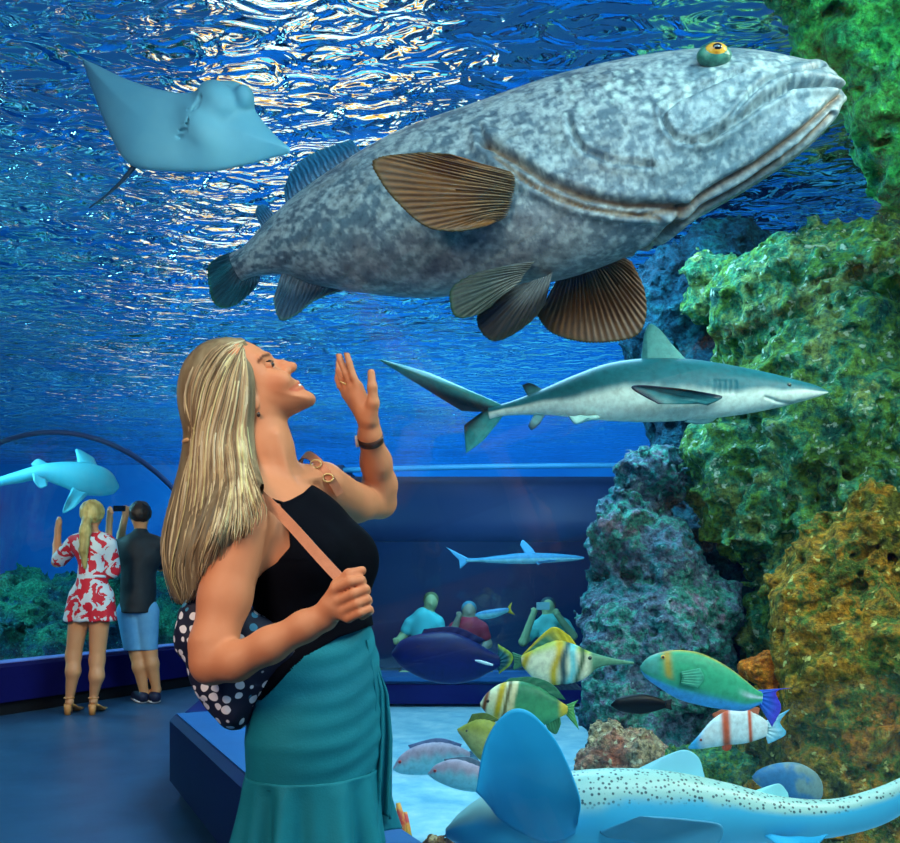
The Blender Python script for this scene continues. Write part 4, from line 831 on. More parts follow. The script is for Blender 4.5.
# far arm, raised
bd.chain([P(323, 486, 2.115), P(355, 503, 2.25), P(380, 503, 2.36)], [0.056, 0.047, 0.040], 0.02)
bd.chain([P(380, 501, 2.36), P(380, 485, 2.325), P(376, 462, 2.265), P(370, 436, 2.20), P(369, 424, 2.185)], [0.040, 0.042, 0.037, 0.0265, 0.0245], 0.02)
for (x, y, d, r) in [(358, 386, 2.165, .0125), (352, 388, 2.175, .0125), (347, 390, 2.19, .0115), (345, 394, 2.205, .0105)]:
    bd.cap(P(368, 420, 2.18), P(x, y, d), 0.019, r, 0.012)
bd.cap(P(366, 412, 2.17), P(358, 398, 2.175), 0.022, 0.017, 0.014)
for pts, r in [([(358, 386, 2.165), (353.5, 377, 2.16), (349.3, 363, 2.16), (344.8, 347.5, 2.165)], .0085), ([(352, 387, 2.175), (346, 374, 2.17), (340.3, 360, 2.17), (336.2, 346.5, 2.18)], .0085),
               ([(347, 389, 2.19), (341.5, 379, 2.185), (338.5, 371, 2.20), (338, 362, 2.215)], .0078), ([(345, 393, 2.205), (339.5, 386, 2.20), (337, 379, 2.215), (337, 373, 2.23)], .0068)]:
    bd.chain([P(*p) for p in pts], [r*1.15, r*1.02, r*.95, r*.72], 0.003)
bd.chain([P(369, 419, 2.165), P(373, 403, 2.145), P(372.3, 387, 2.135), P(371.2, 372.5, 2.135)], [0.021, 0.0145, 0.0110, 0.0088], 0.008)
# head: skull, jaw and face profile looking up
def XZ(pts): return np.array([W(x, y)[[0, 2]] for x, y in pts])
prof = XZ(resample([(236, 341), (248, 342.5), (259, 347.5), (267, 354), (272.5, 361), (279, 368), (287, 374), (295, 379.5), (300, 385), (306, 390.5), (313, 396), (314.5, 401), (309, 406.5), (298, 412), (286, 418), (272, 426), (258, 430), (240, 427), (222, 421), (206, 409), (196, 394), (193, 376), (199, 362), (214, 349), (236, 342.5)], 90)[:-1])
jx, jz = W(312, 398)[[0, 2]]
bd.inflate(prof, D0, 25*S0, 33*S0, 0.012, taper=lambda x, z: 1-0.42*np.clip(1-np.hypot(x-jx, z-jz)/(62*S0), 0, 1))
bd.chain([W(271.5, 361.5), W(282.5, 364.6), W(293.2, 366)], [3.6*S0, 3.6*S0, 3.7*S0], 5*S0)
bd.cap(W(285, 372), W(291.5, 368.5), 4.8*S0, 3.6*S0, 4*S0)
for sgn in (-1, 1):
    bd.ell(W(286.5, 371, 6.2*S0*sgn), np.array((4.2, 3.0, 3.6))*S0, None, 3*S0)                  # nostril wings
    bd.ell(W(269, 366, 16*S0*sgn), np.array((6, 6.5, 5))*S0, None, 4*S0, cut=True)                # eye sockets
    bd.ell(W(280, 381, 19*S0*sgn), np.array((11, 9, 10))*S0, None, 9*S0)                          # cheeks
    bd.cap(W(267.5, 356, 6*S0*sgn), W(260.5, 358.5, 24*S0*sgn), 3.4*S0, 2.6*S0, 6*S0)                    # brow ridge
    bd.ell(W(268, 366, 14.5*S0*sgn), np.array((5.8, 6.4, 5.2))*S0, None, 1.2*S0)                   # lids over the eyeball
    bd.cap(W(297.2, 382.6, 2*S0*sgn), W(292, 386.5, 11*S0*sgn), 2.6*S0, 1.2*S0, 1.8*S0)                # upper lip
    bd.cap(W(301, 387.8, 1*S0*sgn), W(294, 389, 10*S0*sgn), 2.7*S0, 1.2*S0, 1.8*S0)            # lower lip
    bd.cap(W(301.5, 385.2, 0), W(292.5, 387.8, 12*S0*sgn), .9*S0, .5*S0, .8*S0, cut=True)
    bd.ell(W(252, 401, 31*S0*sgn), np.array((6, 2.5, 10))*S0, [[.9, 0, .43], [0, 1, 0], [-.43, 0, .9]], 2*S0)
bd.ell(W(307.5, 399), np.array((7, 9, 6))*S0, None, 5*S0)
def px_of(V): return np.stack([450+V[:, 0]/V[:, 1]*900, HORIZON-(V[:, 2]-CAM_Z)/V[:, 1]*900], -1)
def skin_col(V):
    q = px_of(V); col = np.ones((len(V), 3)); head = (q[:, 1] < 425) & (q[:, 0] > 200) & (q[:, 0] < 322)
    dl = seg_d(q, [(300, 383), (294, 387), (290.5, 389.5)]); d2 = seg_d(q, [(303.5, 387.8), (297, 390), (291.5, 390)])
    k = .75*ss(2.2, 0.9, np.minimum(dl, d2))*head; col = col*(1-k[:, None])+np.array([0.85, 0.36, 0.36])*k[:, None]
    k = ss(2.2, 0.9, seg_d(q, [(258.5, 361.5), (262.5, 356.3), (268.5, 354.6)]))*head; col = col*(1-0.85*k[:, None])+np.array([0.10, 0.06, 0.04])*.85*k[:, None]
    k = ss(13, 4, seg_d(q, [(276, 384), (284, 386)]))*head*.25; col = col*(1-k[:, None])+np.array([0.95, 0.55, 0.48])*k[:, None]
    return col
bd.build('body', m_skin, wm, skin_col)
# eyes, lashes, teeth
ey = ball('eye', W(269.3, 366, -14.0*S0), np.array((5.0, 5.4, 4.4))*S0, pbr('eye white', [(225, 222, 216)], 3, 0.2), wm)
ball('iris', W(272.4, 364.6, -16.6*S0), np.array((2.1, 2.4, 2.5))*S0, pbr('dark iris', [(44, 34, 26)], 3, 0.1, spec=0.8), ey)
tube('eyelash', [W(265.8, 361.8, -20.2*S0), W(269.5, 360.6, -19.6*S0), W(273.6, 361.4, -16.5*S0)], [.4*S0, .9*S0, .5*S0], m_black, wm, m=6)
tube('eyelash', [W(264.8, 367.8, -20.2*S0), W(268.5, 370.0, -19.4*S0), W(272.6, 369.4, -16.5*S0)], [.3*S0, .55*S0, .3*S0], m_black, wm, m=6)
tube('teeth', [W(297.6, 385.9, -7*S0), W(300.2, 385.0, -2*S0), W(300.2, 385.0, 2*S0), W(297.6, 385.9, 7*S0)], 1.2*S0, pbr('teeth', [(240, 238, 230)], 3, 0.3), wm, m=8)
ball('earring', W(258.5, 414.5, -32*S0), np.array((1.8, 1.8, 2.6))*S0, pbr('dark earring', [(50, 34, 28)], 3, 0.2), wm)
# ---- hair
GD = {'A': [(236, 341, -.005), (210, 347, -.02), (192, 370, -.03), (186, 402, -.03), (196, 441, -.025), (184, 480, -.02), (171, 526, -.03), (168, 556, -.03), (177, 602, -.02)],
      'B': [(243, 341, -.035), (222, 349, -.062), (203, 378, -.072), (195, 414, -.06), (191, 442, -.035), (186, 490, -.05), (178, 540, -.06), (174, 575, -.06), (186, 604, -.05)],
      'C': [(242, 347, -.05), (232, 368, -.080), (222, 402, -.086), (212, 440, -.08), (210, 490, -.10), (200, 535, -.17), (191, 565, -.17), (192, 592, -.16), (187, 603, -.15)],
      'E': [(243, 349, -.052), (240, 373, -.082), (235, 408, -.086), (228, 445, -.085), (231, 482, -.145), (224, 512, -.212), (215, 538, -.24), (207, 558, -.222), (202, 578, -.21)],
      'D': [(244, 350, -.052), (247, 376, -.080), (247, 402, -.084), (245, 430, -.080), (248, 458, -.085), (254, 480, -.14), (259, 497, -.192), (262, 508, -.215), (260, 520, -.22)]}
GK = ['A', 'B', 'C', 'E', 'D']; GP = [resample(GD[k], 30) for k in GK]
def guide(t):
    x = t*(len(GK)-1); i = min(int(x), len(GK)-2); return GP[i]*(1-(x-i))+GP[i+1]*(x-i)
m_hair = pbr('blonde hair', [(0.3, (150, 124, 98)), (0.5, (204, 186, 154)), (0.7, (228, 216, 186))], 30, 0.62, attr=True, attr_mix=1.0, spec=0.22, stretch=(1, 1, 0.12))
hm = MB()
hs = Sdf((-0.66, 1.70, 1.05), (-0.38, 2.06, 1.72), 0.005)
for t in np.linspace(0, 1, 15):
    g_ = guide(t); rr_ = np.interp(np.linspace(0, 1, 30), [0, .2, .5, .8, 1], [2.5, 4.5, 6, 5.5, 2])
    hs.chain([W(x+2*t-1, y, d+.012) for x, y, d in g_], rr_*S0, 0.012)
hs.inflate(XZ(resample([(241, 342), (226, 339.5), (205, 344.5), (187, 362), (179.5, 385), (181, 410), (190, 436), (212, 438), (232, 425), (242, 400), (244, 370), (241, 342)], 60)[:-1]), D0, 26*S0, 34.0*S0, 0.01)
first = np.where((hs.F < 0).any(1), np.argmax(hs.F < 0, axis=1), -1)
def on_hair(x, y, dd):
    """nearest depth of the hair's surface behind (x, y), or the guide's own where there is none"""
    q = W(x, y, dd); i = int(round((q[0]-hs.lo[0])/hs.h)); k = int(round((q[2]-hs.lo[2])/hs.h))
    if 0 <= i < first.shape[0] and 0 <= k < first.shape[1] and first[i, k] >= 0: return min(dd, hs.lo[1]+first[i, k]*hs.h-D0+.004)
    return dd
V, Q = hs.vf(); mass_col = np.tile(np.array([0.42, 0.35, 0.27]), (len(V), 1))*(0.8+0.25*fbm(V*np.array([1, 1, .15]), 60, 2, 4))[:, None]
hair = mk('hair', V, Q, m_hair, wm, col=mass_col)
rs = np.random.default_rng(11)
for i in range(760):
    t = rs.uniform(0, 1) if i % 4 else rs.uniform(.88, 1.0); g_ = guide(t).copy(); n_ = len(g_); u = np.linspace(0, 1, n_)
    a0 = rs.integers(0, 5) if rs.random() < .75 else rs.integers(5, 14); a1 = n_-rs.integers(0, 7)
    j = rs.normal(0, 1.8, 2); ph = rs.uniform(0, 6.28); amp = rs.uniform(.5, 3.2)
    g_[:, 0] += j[0]*(0.35+u)+amp*np.sin(u*10+ph)*u*u*1.6; g_[:, 1] += j[1]*.5
    g_[:, 2] = [on_hair(*q) for q in g_]; g_[1:-1, 2] = (g_[:-2, 2]+g_[1:-1, 2]*2+g_[2:, 2])/4
    g_[:, 2] += -rs.uniform(0, .009)+0.003*np.sin(u*7+ph)
    p_ = np.array([W(*q) for q in g_[a0:a1]])
    c_ = np.array([[1.0, .92, .74], [.80, .66, .50], [.58, .46, .36], [1.06, 1.05, .72], [.92, .86, .78], [.36, .28, .22]])[rs.choice(6, p=[.20, .24, .18, .10, .14, .14])]
    w_ = rs.uniform(.6, 1.5)*S0
    V, Fc = tube_vf(p_, [w_*.5, w_, w_, w_*.8, w_*.15], 6, 0.6); hm.add(V, Fc, c_)
hm.build('hair_locks', m_hair, hair, smooth=True, col=True)
tube('hair_tie', [W(191+7*math.cos(a), 442+2.4*math.sin(a), -.03+.018*math.sin(a)) for a in np.linspace(0, 2*math.pi, 20)], 2.2*S0, pbr('tan hair tie', [(200, 150, 100)], 5, .6), wm, m=8)
# ---- black halter top
def poly_sd(q, poly):
    poly = np.asarray(poly, dtype=float); d = seg_d(q, np.vstack([poly, poly[:1]])); x, y = q[..., 0], q[..., 1]; ins = np.zeros(d.shape, dtype=bool)
    for i in range(len(poly)):
        a = poly[i]; b = poly[(i+1) % len(poly)]
        if a[1] != b[1]: ins ^= ((a[1] > y) != (b[1] > y)) & (x < (b[0]-a[0])*(y-a[1])/(b[1]-a[1])+a[0])
    return np.where(ins, -d, d)
tp_ = Sdf((-0.55, 1.72, ZP(702)), (-0.10, 2.24, ZP(472)), 0.0034)
tp_.stack(trunk, LAT, 0.0, grow=0.008)
for sgn in (-1, 1): tp_.ell(on_trunk(560, 27*sgn, 36), np.array((31, 31, 33))*S0, None, 0.045)
tp_.cap(on_trunk(560, -20, 38), on_trunk(560, 20, 38), 27*S0, 27*S0, 0.03)
tp_.cap(on_trunk(590, 0, 30), on_trunk(632, 0, 22), 30*S0, 32*S0, 0.04)
TOPP = [(280, 503), (290, 500), (303, 493), (317, 480), (326, 486), (345, 500), (372, 527), (402, 560), (402, 618), (376, 624), (340, 637), (314, 652), (288, 674), (262, 700), (190, 700), (190, 640), (236, 606), (258, 576), (276, 563), (290, 547), (289, 533)]
X_, Y_, Z_ = np.meshgrid(*tp_.ax, indexing='ij'); q_ = np.stack([450+X_/Y_*900, HORIZON-(Z_-CAM_Z)/Y_*900], -1)
reg = poly_sd(q_, TOPP)*S0
tp_.F = np.maximum(tp_.F, reg.astype(np.float32)); tp_.F += (0.0016*vnoise(np.stack([X_*16, Y_*16, Z_*26], -1), 4)*(Z_ < ZP(560))).astype(np.float32)
m_top = pbr('black top fabric', [(0.3, (5, 6, 12)), (0.7, (9, 10, 18))], 8, 0.75, bump=0.1, bscale=300, spec=0.04)
top = tp_.build('halter_top', m_top, wm)
tube('neck_strap', [W(284, 503.5, -.115), W(274, 500.5, -.125), W(264, 495, -.115), W(256, 487, -.07)], 0.0032, m_top, top, m=8)
# ---- teal skirt with ruffle
m_skirt = pbr('teal skirt fabric', [(0.3, (10, 110, 124)), (0.7, (16, 126, 138))], 5, 0.7, bump=0.12, bscale=240, spec=0.25)
def skirt_ring(py, grow, fold, seed, m=160, lean=0.0):
    c = trunk_at(py); th = np.linspace(0, 2*np.pi, m, endpoint=False)
    f = 1+fold*(np.sin(9*th+seed)+.6*np.sin(15*th+2*seed)+.4*np.sin(4*th))
    u = (c[2]+grow*S0)*np.cos(th)*f; v = (c[3]+grow*S0)*np.sin(th)*f
    wr = 0.0013*np.sin(py*.3+2.2*np.sin(2*th+seed)+6*np.cos(th))*ss(.62, .9, np.abs(np.sin(th*.5+1)))
    n_ = np.stack([LAT[0]*np.cos(th)+FRT[0]*np.sin(th), LAT[1]*np.cos(th)+FRT[1]*np.sin(th)], 1)
    q = np.array(c[:2])+u[:, None]*LAT+v[:, None]*FRT+n_*wr[:, None]
    return np.column_stack([q, np.full(m, ZP(py))])
rings = [skirt_ring(y, gw, 0.0, 1.0) for y, gw in zip(np.linspace(622, 775, 56), np.interp(np.linspace(622, 775, 56), [622, 650, 760, 772, 775], [2, 3.2, 2.6, 2.6, 3]))]
sk_o = mk('skirt', np.vstack(rings), grid_faces(len(rings), 160, True), m_skirt, wm)
sd_ = sk_o.modifiers.new('thickness', 'SOLIDIFY'); sd_.thickness = 0.003
ys = np.linspace(768, 838, 30); rings = []
for y in ys:
    t = (y-768)/72; r_ = skirt_ring(min(y, 772), 3.6+4*t**.6+6*t*t, 0.02*min(1, 6*t)+0.085*t, 2.0, 220); r_[:, 2] = ZP(y)+0.006*np.sin(np.linspace(0, 2*np.pi, 220)*9)*t; rings.append(r_)
rf = mk('ruffle', np.vstack(rings), grid_faces(len(rings), 220, True), m_skirt, sk_o)
sd_ = rf.modifiers.new('thickness', 'SOLIDIFY'); sd_.thickness = 0.003
# wrap flounce falling down the front
fl = []
for i, y in enumerate(np.linspace(640, 812, 50)):
    t = i/49; o_ = 22+4*t; row = []
    for j in range(24):
        s_ = j/23; px_ = np.interp(t, [0, .3, 1], [372, 380, 374])-6+s_*np.interp(t, [0, .2, .55, 1], [3, 10, 20, 25])+2.2*np.sin(s_*14+t*4)*t
        yy = y+s_*6*t+2*np.sin(s_*9)*t; row.append(W(px_, yy, -.035+.055*s_+0.012*np.sin(s_*16+t*5)*(.3+t)))
    fl.append(row)
fo = mk('wrap_flounce', np.array(fl).reshape(-1, 3), grid_faces(50, 24), m_skirt, sk_o)
sd_ = fo.modifiers.new('thickness', 'SOLIDIFY'); sd_.thickness = 0.003
for zz, nm in ((771, 'seam'),):
    tube(nm, np.vstack([skirt_ring(zz, 1.8, 0, 1.0, 80), skirt_ring(zz, 1.8, 0, 1.0, 80)[:1]]), 0.0022, m_skirt, sk_o, m=6)
# ---- watch and ring
ax_ = P(383, 503, 2.36)-P(370, 437, 2.2); ax_ /= np.linalg.norm(ax_); wc = P(370.5, 438.5, 2.203)
e1 = np.cross(ax_, [0, 1, 0]); e1 /= np.linalg.norm(e1); e2 = np.cross(ax_, e1)
th = np.linspace(0, 2*np.pi, 48, endpoint=False); V = []
for a in th:
    d_ = e1*math.cos(a)+e2*math.sin(a)*0.95
    for rr_, hh in ((.0275, -.010), (.0315, -.010), (.0315, .010), (.0275, .010)): V.append(wc+d_*rr_+ax_*hh)
wt = mk('watch', V, grid_faces(48, 4, True).tolist()+[((47*4+j), (47*4+(j+1) % 4), (j+1) % 4, j) for j in range(4)], pbr('dark brown leather', [(0.3, (58, 32, 22)), (0.7, (80, 44, 30))], 40, 0.45), wm)
sgn = -1 if e1[0] > 0 else 1
cc = wc+e1*sgn*.033+e2*.004
V, Fc = tube_vf([cc-e1*sgn*.003, cc+e1*sgn*.004], .0145, 24); mk('case', V, Fc, pbr('rose gold case', [(215, 170, 140)], 3, .2, spec=.8), wt)
rp_ = P(344.2, 384, 2.183); tube('ring', [rp_+np.array([.0098*math.cos(a), .0098*math.sin(a), .0052*math.cos(a)*-1]) for a in np.linspace(0, 2*math.pi, 24)], .0018, pbr('gold ring', [(220, 180, 100)], 3, .2, spec=.8), wm, m=6)
# ------------------------------------------------------------------ her bag
def dots():
    m, nt, b = nmat('navy fabric with white dots'); N = nt.nodes; L = nt.links
    tc = N.new('ShaderNodeTexCoord'); nz = N.new('ShaderNodeTexNoise'); nz.inputs['Scale'].default_value = 30; L.new(tc.outputs['Object'], nz.inputs[0])
    vo = N.new('ShaderNodeTexVoronoi'); vo.inputs['Scale'].default_value = 43; vo.inputs['Randomness'].default_value = 0.5
    mx0 = N.new('ShaderNodeMix'); mx0.data_type = 'VECTOR'; mx0.inputs[0].default_value = 0.012; L.new(tc.outputs['Object'], mx0.inputs[4]); L.new(nz.outputs['Color'], mx0.inputs[5]); L.new(mx0.outputs[1], vo.inputs['Vector'])
    mr = N.new('ShaderNodeMapRange'); mr.inputs[1].default_value = 0.37; mr.inputs[2].default_value = 0.40; mr.inputs[3].default_value = 1; mr.inputs[4].default_value = 0; L.new(vo.outputs['Distance'], mr.inputs[0])
    wn = N.new('ShaderNodeValToRGB'); wn.color_ramp.interpolation = 'CONSTANT'; e = wn.color_ramp.elements; e[0].color = rgba((236, 226, 226)); e[1].position = 0.72; e[1].color = rgba((60, 130, 160)); L.new(vo.outputs['Color'], wn.inputs[0])
    mx = N.new('ShaderNodeMix'); mx.data_type = 'RGBA'; L.new(mr.outputs[0], mx.inputs[0]); mx.inputs[6].default_value = rgba((14, 16, 44)); L.new(wn.outputs[0], mx.inputs[7])
    L.new(mx.outputs[2], b.inputs['Base Color']); b.inputs['Roughness'].default_value = 0.7; return m
bag = empty('backpack', P(232, 728, 1.86), 'navy backpack with white polka dots and tan straps on the woman in black', 'bag')
bpoly = [(200, 590), (186, 600), (179, 615), (177, 640), (183, 668), (192, 690), (205, 710), (222, 726), (238, 728), (250, 719), (262, 696), (284, 673), (306, 655), (300, 632), (262, 612), (225, 592)]
sB = 1.86/900; bp_ = np.array([P(x, y, 1.86)[[0, 2]] for x, y in resample(bpoly+[bpoly[0]], 90)[:-1]])
bs = Sdf((bp_[:, 0].min()-.03, 1.74, bp_[:, 1].min()-.03), (bp_[:, 0].max()+.03, 2.0, bp_[:, 1].max()+.03), 0.004)
bs.inflate(bp_, 1.865, 40*sB, 30*sB, 0.0); bs.rough(0.008, 18, 2, 6)
bs.build('pouch', dots(), bag)
m_strap = pbr('tan leather strap', [(0.3, (196, 118, 82)), (0.7, (212, 132, 94))], 30, 0.5, bump=0.1, bscale=200)
def ribbon(name, pts, wid, thick, mat, parent, wdir):
    p = resample(pts, 60); t = np.gradient(p, axis=0); t /= np.linalg.norm(t, axis=1, keepdims=True)
    wv = np.asarray(wdir, dtype=float); wv = wv-t*(t@wv)[:, None]; wv /= np.linalg.norm(wv, axis=1, keepdims=True); nv_ = np.cross(t, wv)
    V = np.stack([p+wv*wid/2+nv_*thick/2, p-wv*wid/2+nv_*thick/2, p-wv*wid/2-nv_*thick/2, p+wv*wid/2-nv_*thick/2], 1).reshape(-1, 3)
    F = [tuple(f) for f in grid_faces(60, 4, True)]+[(0, 1, 2, 3), (239, 238, 237, 236)]
    return mk(name, V, F, mat, parent, smooth=False)
ribbon('strap', [P(215, 596, 1.90), P(226, 540, 1.93), P(240, 496, 1.90), P(252, 489, 1.855), P(266, 500, 1.815), P(290, 524, 1.765), P(318, 555, 1.705), P(342, 581, 1.668), P(351, 592, 1.676), P(347, 606, 1.705)], 0.0205, 0.004, m_strap, bag, P(300, 520, 1.75)-P(290, 532, 1.75))
s2_ = ribbon('strap', [P(296, 500, 2.20), P(299, 466, 2.17), P(306, 455, 2.11), P(318, 462, 2.055), P(330, 478, 2.045), P(340, 494, 2.07)], 0.020, 0.004, m_strap, bag, P(312, 460, 2.1)-P(304, 470, 2.1))
for i in range(2):
    c = P(316+12*i, 464+14*i, 2.043); tube('buckle', [c+np.array([.012*math.cos(a), -.003, .009*math.sin(a)]) for a in np.linspace(0, 2*math.pi, 20)], .0022, pbr('brass buckle', [(190, 150, 90)], 3, .25, spec=.8), s2_, m=6)
# ------------------------------------------------------------------ the couple at the low wall
def person_parts(lo, hi, h): return Sdf(lo, hi, h)
def floral():
    m, nt, b = nmat('red and white floral fabric'); N = nt.nodes; L = nt.links
    tc = N.new('ShaderNodeTexCoord'); nz = N.new('ShaderNodeTexNoise'); nz.inputs['Scale'].default_value = 9; nz.inputs['Detail'].default_value = 5; nz.inputs['Distortion'].default_value = 1.2; L.new(tc.outputs['Object'], nz.inputs[0])
    rp = N.new('ShaderNodeValToRGB'); rp.color_ramp.interpolation = 'CONSTANT'; e = rp.color_ramp.elements; e[0].color = rgba((205, 24, 44)); e[1].position = 0.49; e[1].color = rgba((205, 215, 215)); L.new(nz.outputs['Fac'], rp.inputs[0])
    L.new(rp.outputs[0], b.inputs['Base Color']); b.inputs['Roughness'].default_value = 0.7; return m
DW = 7.3; sW = DW/900
def U(x, y, dd=0.0): return P(x, y, DW+dd)
cw = empty('person', P(83, 714, DW), 'woman in red and white floral playsuit with blonde ponytail, seen from behind', 'person')
m_skin2 = pbr('tanned skin', [(0.3, (205, 142, 96)), (0.7, (216, 152, 104))], 5, 0.5)
b = Sdf((-3.55, 6.95, -.01), (-2.6, 7.85, 1.85), 0.012)
b.ell(U(92.5, 514.5), np.array((9.5, 11.5, 12))*sW, None, .01); b.cap(U(92.5, 524), U(92.5, 536), 5*sW, 5.5*sW, .03)
for a_, c_, r0, r1 in [((80, 541), (103, 541), 8, 8), ((92, 545), (92.5, 577), 13, 11.5), ((86, 548), (99, 548), 11, 11), ((92.5, 577), (91, 604), 12, 15)]: b.cap(U(*a_), U(*c_), r0*sW, r1*sW, .05)
b.chain([U(74, 543), U(57, 562, .12), U(57, 545, .20), U(58, 530, .22)], np.array((6, 5, 4, 3.2))*sW, .02)
b.chain([U(109, 544), U(112, 568, .10), U(108, 545, .28), U(109.5, 520, .32)], np.array((6, 5, 4, 3.2))*sW, .02)
for p0, p1 in (((58, 530, .22), (59, 521, .22)), ((109.5, 520, .32), (110, 511, .32))):
    b.cap(U(*p0), U(*p1), 3.4*sW, 3.2*sW, .015)
    for k in range(4): b.cap(U(p1[0]-2+1.4*k, p1[1], p1[2]), U(p1[0]-1.6+1.2*k, p1[1]-5+abs(k-1.5), p1[2]+.02), 1.0*sW, .8*sW, .004)
    b.cap(U(p0[0]+1, p0[1]-3, p0[2]-.02), U(p0[0]+4, p0[1]-8, p0[2]-.02), 1.1*sW, .9*sW, .005)
for sg, (th_, kn, an, ft) in ((-1, ((80, 612), (73.5, 655), (69.5, 698), (69, 708))), (1, ((100, 612), (97, 660), (93.5, 697), (94, 708)))):
    b.chain([U(*th_), U(*kn), U(kn[0]-.3, kn[1]+16, -.03), U(*an)], np.array((10.5, 7.3, 6.9, 4.0))*sW, .03)
    b.chain([U(an[0], an[1]+4, -.02), U(an[0], 711.5, .16)], np.array((4.2, 3.2))*sW, .02)
b.build('body', m_skin2, cw)
c = Sdf((-3.45, 6.95, .6), (-2.6, 7.65, 1.6), 0.010)
for a_, c_, r0, r1 in [((80, 542), (104, 542), 9, 9), ((92, 545), (92.5, 577), 14.2, 12.6), ((86, 548), (99, 548), 12.2, 12.2), ((92.5, 577), (92, 600), 12.8, 17)]: c.cap(U(*a_), U(*c_), r0*sW, r1*sW, .05)
c.chain([U(75, 543), U(60, 559, .10)], np.array((8.5, 8))*sW, .02); c.chain([U(108, 544), U(111.5, 570, .08)], np.array((8.5, 9))*sW, .02)
c.cap(U(84, 597), U(78, 620), 14.5*sW, 14.5*sW, .03); c.cap(U(99, 597), U(103, 620), 14.5*sW, 13.5*sW, .03); c.cap(U(91, 590), U(91, 620), 15*sW, 15.5*sW, .04)
c.F[:, :, :] = np.maximum(c.F, (ZPX(622, DW)-c.ax[2])[None, None, :]) if False else np.maximum(c.F, ((CAM_Z+(HORIZON-621)*sW)-c.ax[2])[None, None, :])
c.F += (0.012*np.sin(c.ax[0]*60)[:, None, None]*np.clip((CAM_Z+(HORIZON-590)*sW)-c.ax[2], 0, .2)[None, None, :]*2).astype(np.float32)
fl_ = c.build('playsuit', floral(), cw)
tube('waistband', [U(92.5+12.6*math.cos(a), 577+1.0*math.sin(a), .098*math.sin(a)) for a in np.linspace(0, 2*math.pi, 24)], .012, pbr('white band', [(205, 215, 215)], 4, .7), fl_, m=6)
h_ = Sdf((-3.12, 7.0, 1.1), (-2.7, 7.6, 1.85), 0.008)
h_.ell(U(92, 512, -.02), np.array((11.8, 12.6, 12.6))*sW, None, .01)
h_.chain([U(88, 513, -.085), U(85.5, 530, -.14), U(83.5, 550, -.15), U(85, 568, -.13)], np.array((4, 5.2, 4.6, 1.2))*sW, .02); h_.rough(.006, 30, 2, 4)
h2 = h_.build('hair', pbr('blonde hair far', [(0.35, (150, 130, 70)), (0.65, (214, 196, 120))], 20, .5, stretch=(1, 1, .15)), cw)
tube('hair_tie', [U(87+4.4*math.cos(a), 515+1.2*math.sin(a), -.09+.02*math.sin(a)) for a in np.linspace(0, 6.283, 16)], .008, pbr('red hair tie', [(150, 40, 40)], 3, .6), h2, m=6)
m_heel = pbr('tan heeled sandal', [(190, 128, 70)], 10, .45)
for x, y in ((69.5, 0), (94, 0)):
    sh = MB(); xx = (x-450)*sW; yy = DW
    V, Fc = tube_vf([(xx, yy-.02, .085), (xx, yy+.06, .06), (xx, yy+.14, .022), (xx, yy+.22, .018)], [.036, .034, .040, .030], 12, .4, (0, 0, 1)); sh.add(V, Fc)
    V, Fc = tube_vf([(xx, yy-.035, .085), (xx, yy-.035, .0)], [.030, .024], 10); sh.add(V, Fc)
    s_ = sh.build('sandal', m_heel, cw, smooth=True)
    tube('ankle_strap', [(xx+.036*math.cos(a), yy-.01+.036*math.sin(a), .135) for a in np.linspace(0, 6.283, 20)], .007, m_heel, s_, m=6)
# ---- man
DM = 7.9; sM = DM/900
def Q_(x, y, dd=0.0): return P(x, y, DM+dd)
cm = empty('person', P(147, 700, DM), 'man in dark shirt and light blue shorts holding up a phone, seen from behind', 'person')
b = Sdf((-3.2, 7.55, -.01), (-2.3, 8.5, 1.9), 0.012)
b.ell(Q_(139.8, 515.5), np.array((9, 11, 12))*sM, None, .01); b.cap(Q_(140.5, 524), Q_(141, 538), 6*sM, 6.5*sM, .03)
b.cap(Q_(124, 546), Q_(153, 543), 8*sM, 8*sM, .04); b.cap(Q_(139, 548), Q_(138, 596), 15*sM, 13*sM, .05)
b.chain([Q_(119, 548), Q_(116, 566, .22), Q_(121, 535, .38), Q_(126, 512, .40)], np.array((6.5, 5.4, 4.2, 3.4))*sM, .02)
b.chain([Q_(157, 545), Q_(160, 566, .20), Q_(148, 540, .40), Q_(133, 514, .42)], np.array((6.5, 5.4, 4.2, 3.4))*sM, .02)
for x, y, sg in ((126, 512, 1), (131, 513, -1)):
    b.cap(Q_(x, y, .40), Q_(x-1, y-4, .40), 3.4*sM, 3.2*sM, .012)
    for k in range(4): b.cap(Q_(x-1, y-5+1.6*k, .385), Q_(x-5*sg*.8, y-6+1.6*k, .375), .95*sM, .8*sM, .004)
    b.cap(Q_(x, y, .39), Q_(x-3*sg, y+1.5, .37), 1.1*sM, .9*sM, .004)
for (th_, kn, an) in (((129, 630), (137.5, 655), (144.5, 694)), ((148, 630), (150, 652), (156.5, 690))):
    b.chain([Q_(*th_), Q_(*kn), Q_(kn[0]+2, kn[1]+12, -.02), Q_(*an)], np.array((8.2, 6.8, 6.6, 4.2))*sM, .03)
    b.cap(Q_(*an), Q_(an[0]-5, an[1]+4, .08), 4.4*sM, 4*sM, .02)
b.build('body', pbr('tanned skin of the man', [(0.3, (196, 134, 88)), (0.7, (206, 144, 96))], 5, .5), cm)
c = Sdf((-3.15, 7.55, .6), (-2.35, 8.4, 1.6), 0.010)
c.cap(Q_(124, 547), Q_(153, 544), 9.2*sM, 9.2*sM, .04); c.cap(Q_(139, 548), Q_(138, 614), 17*sM, 17.5*sM, .05); c.cap(Q_(130, 556), Q_(149, 556), 13*sM, 13*sM, .05)
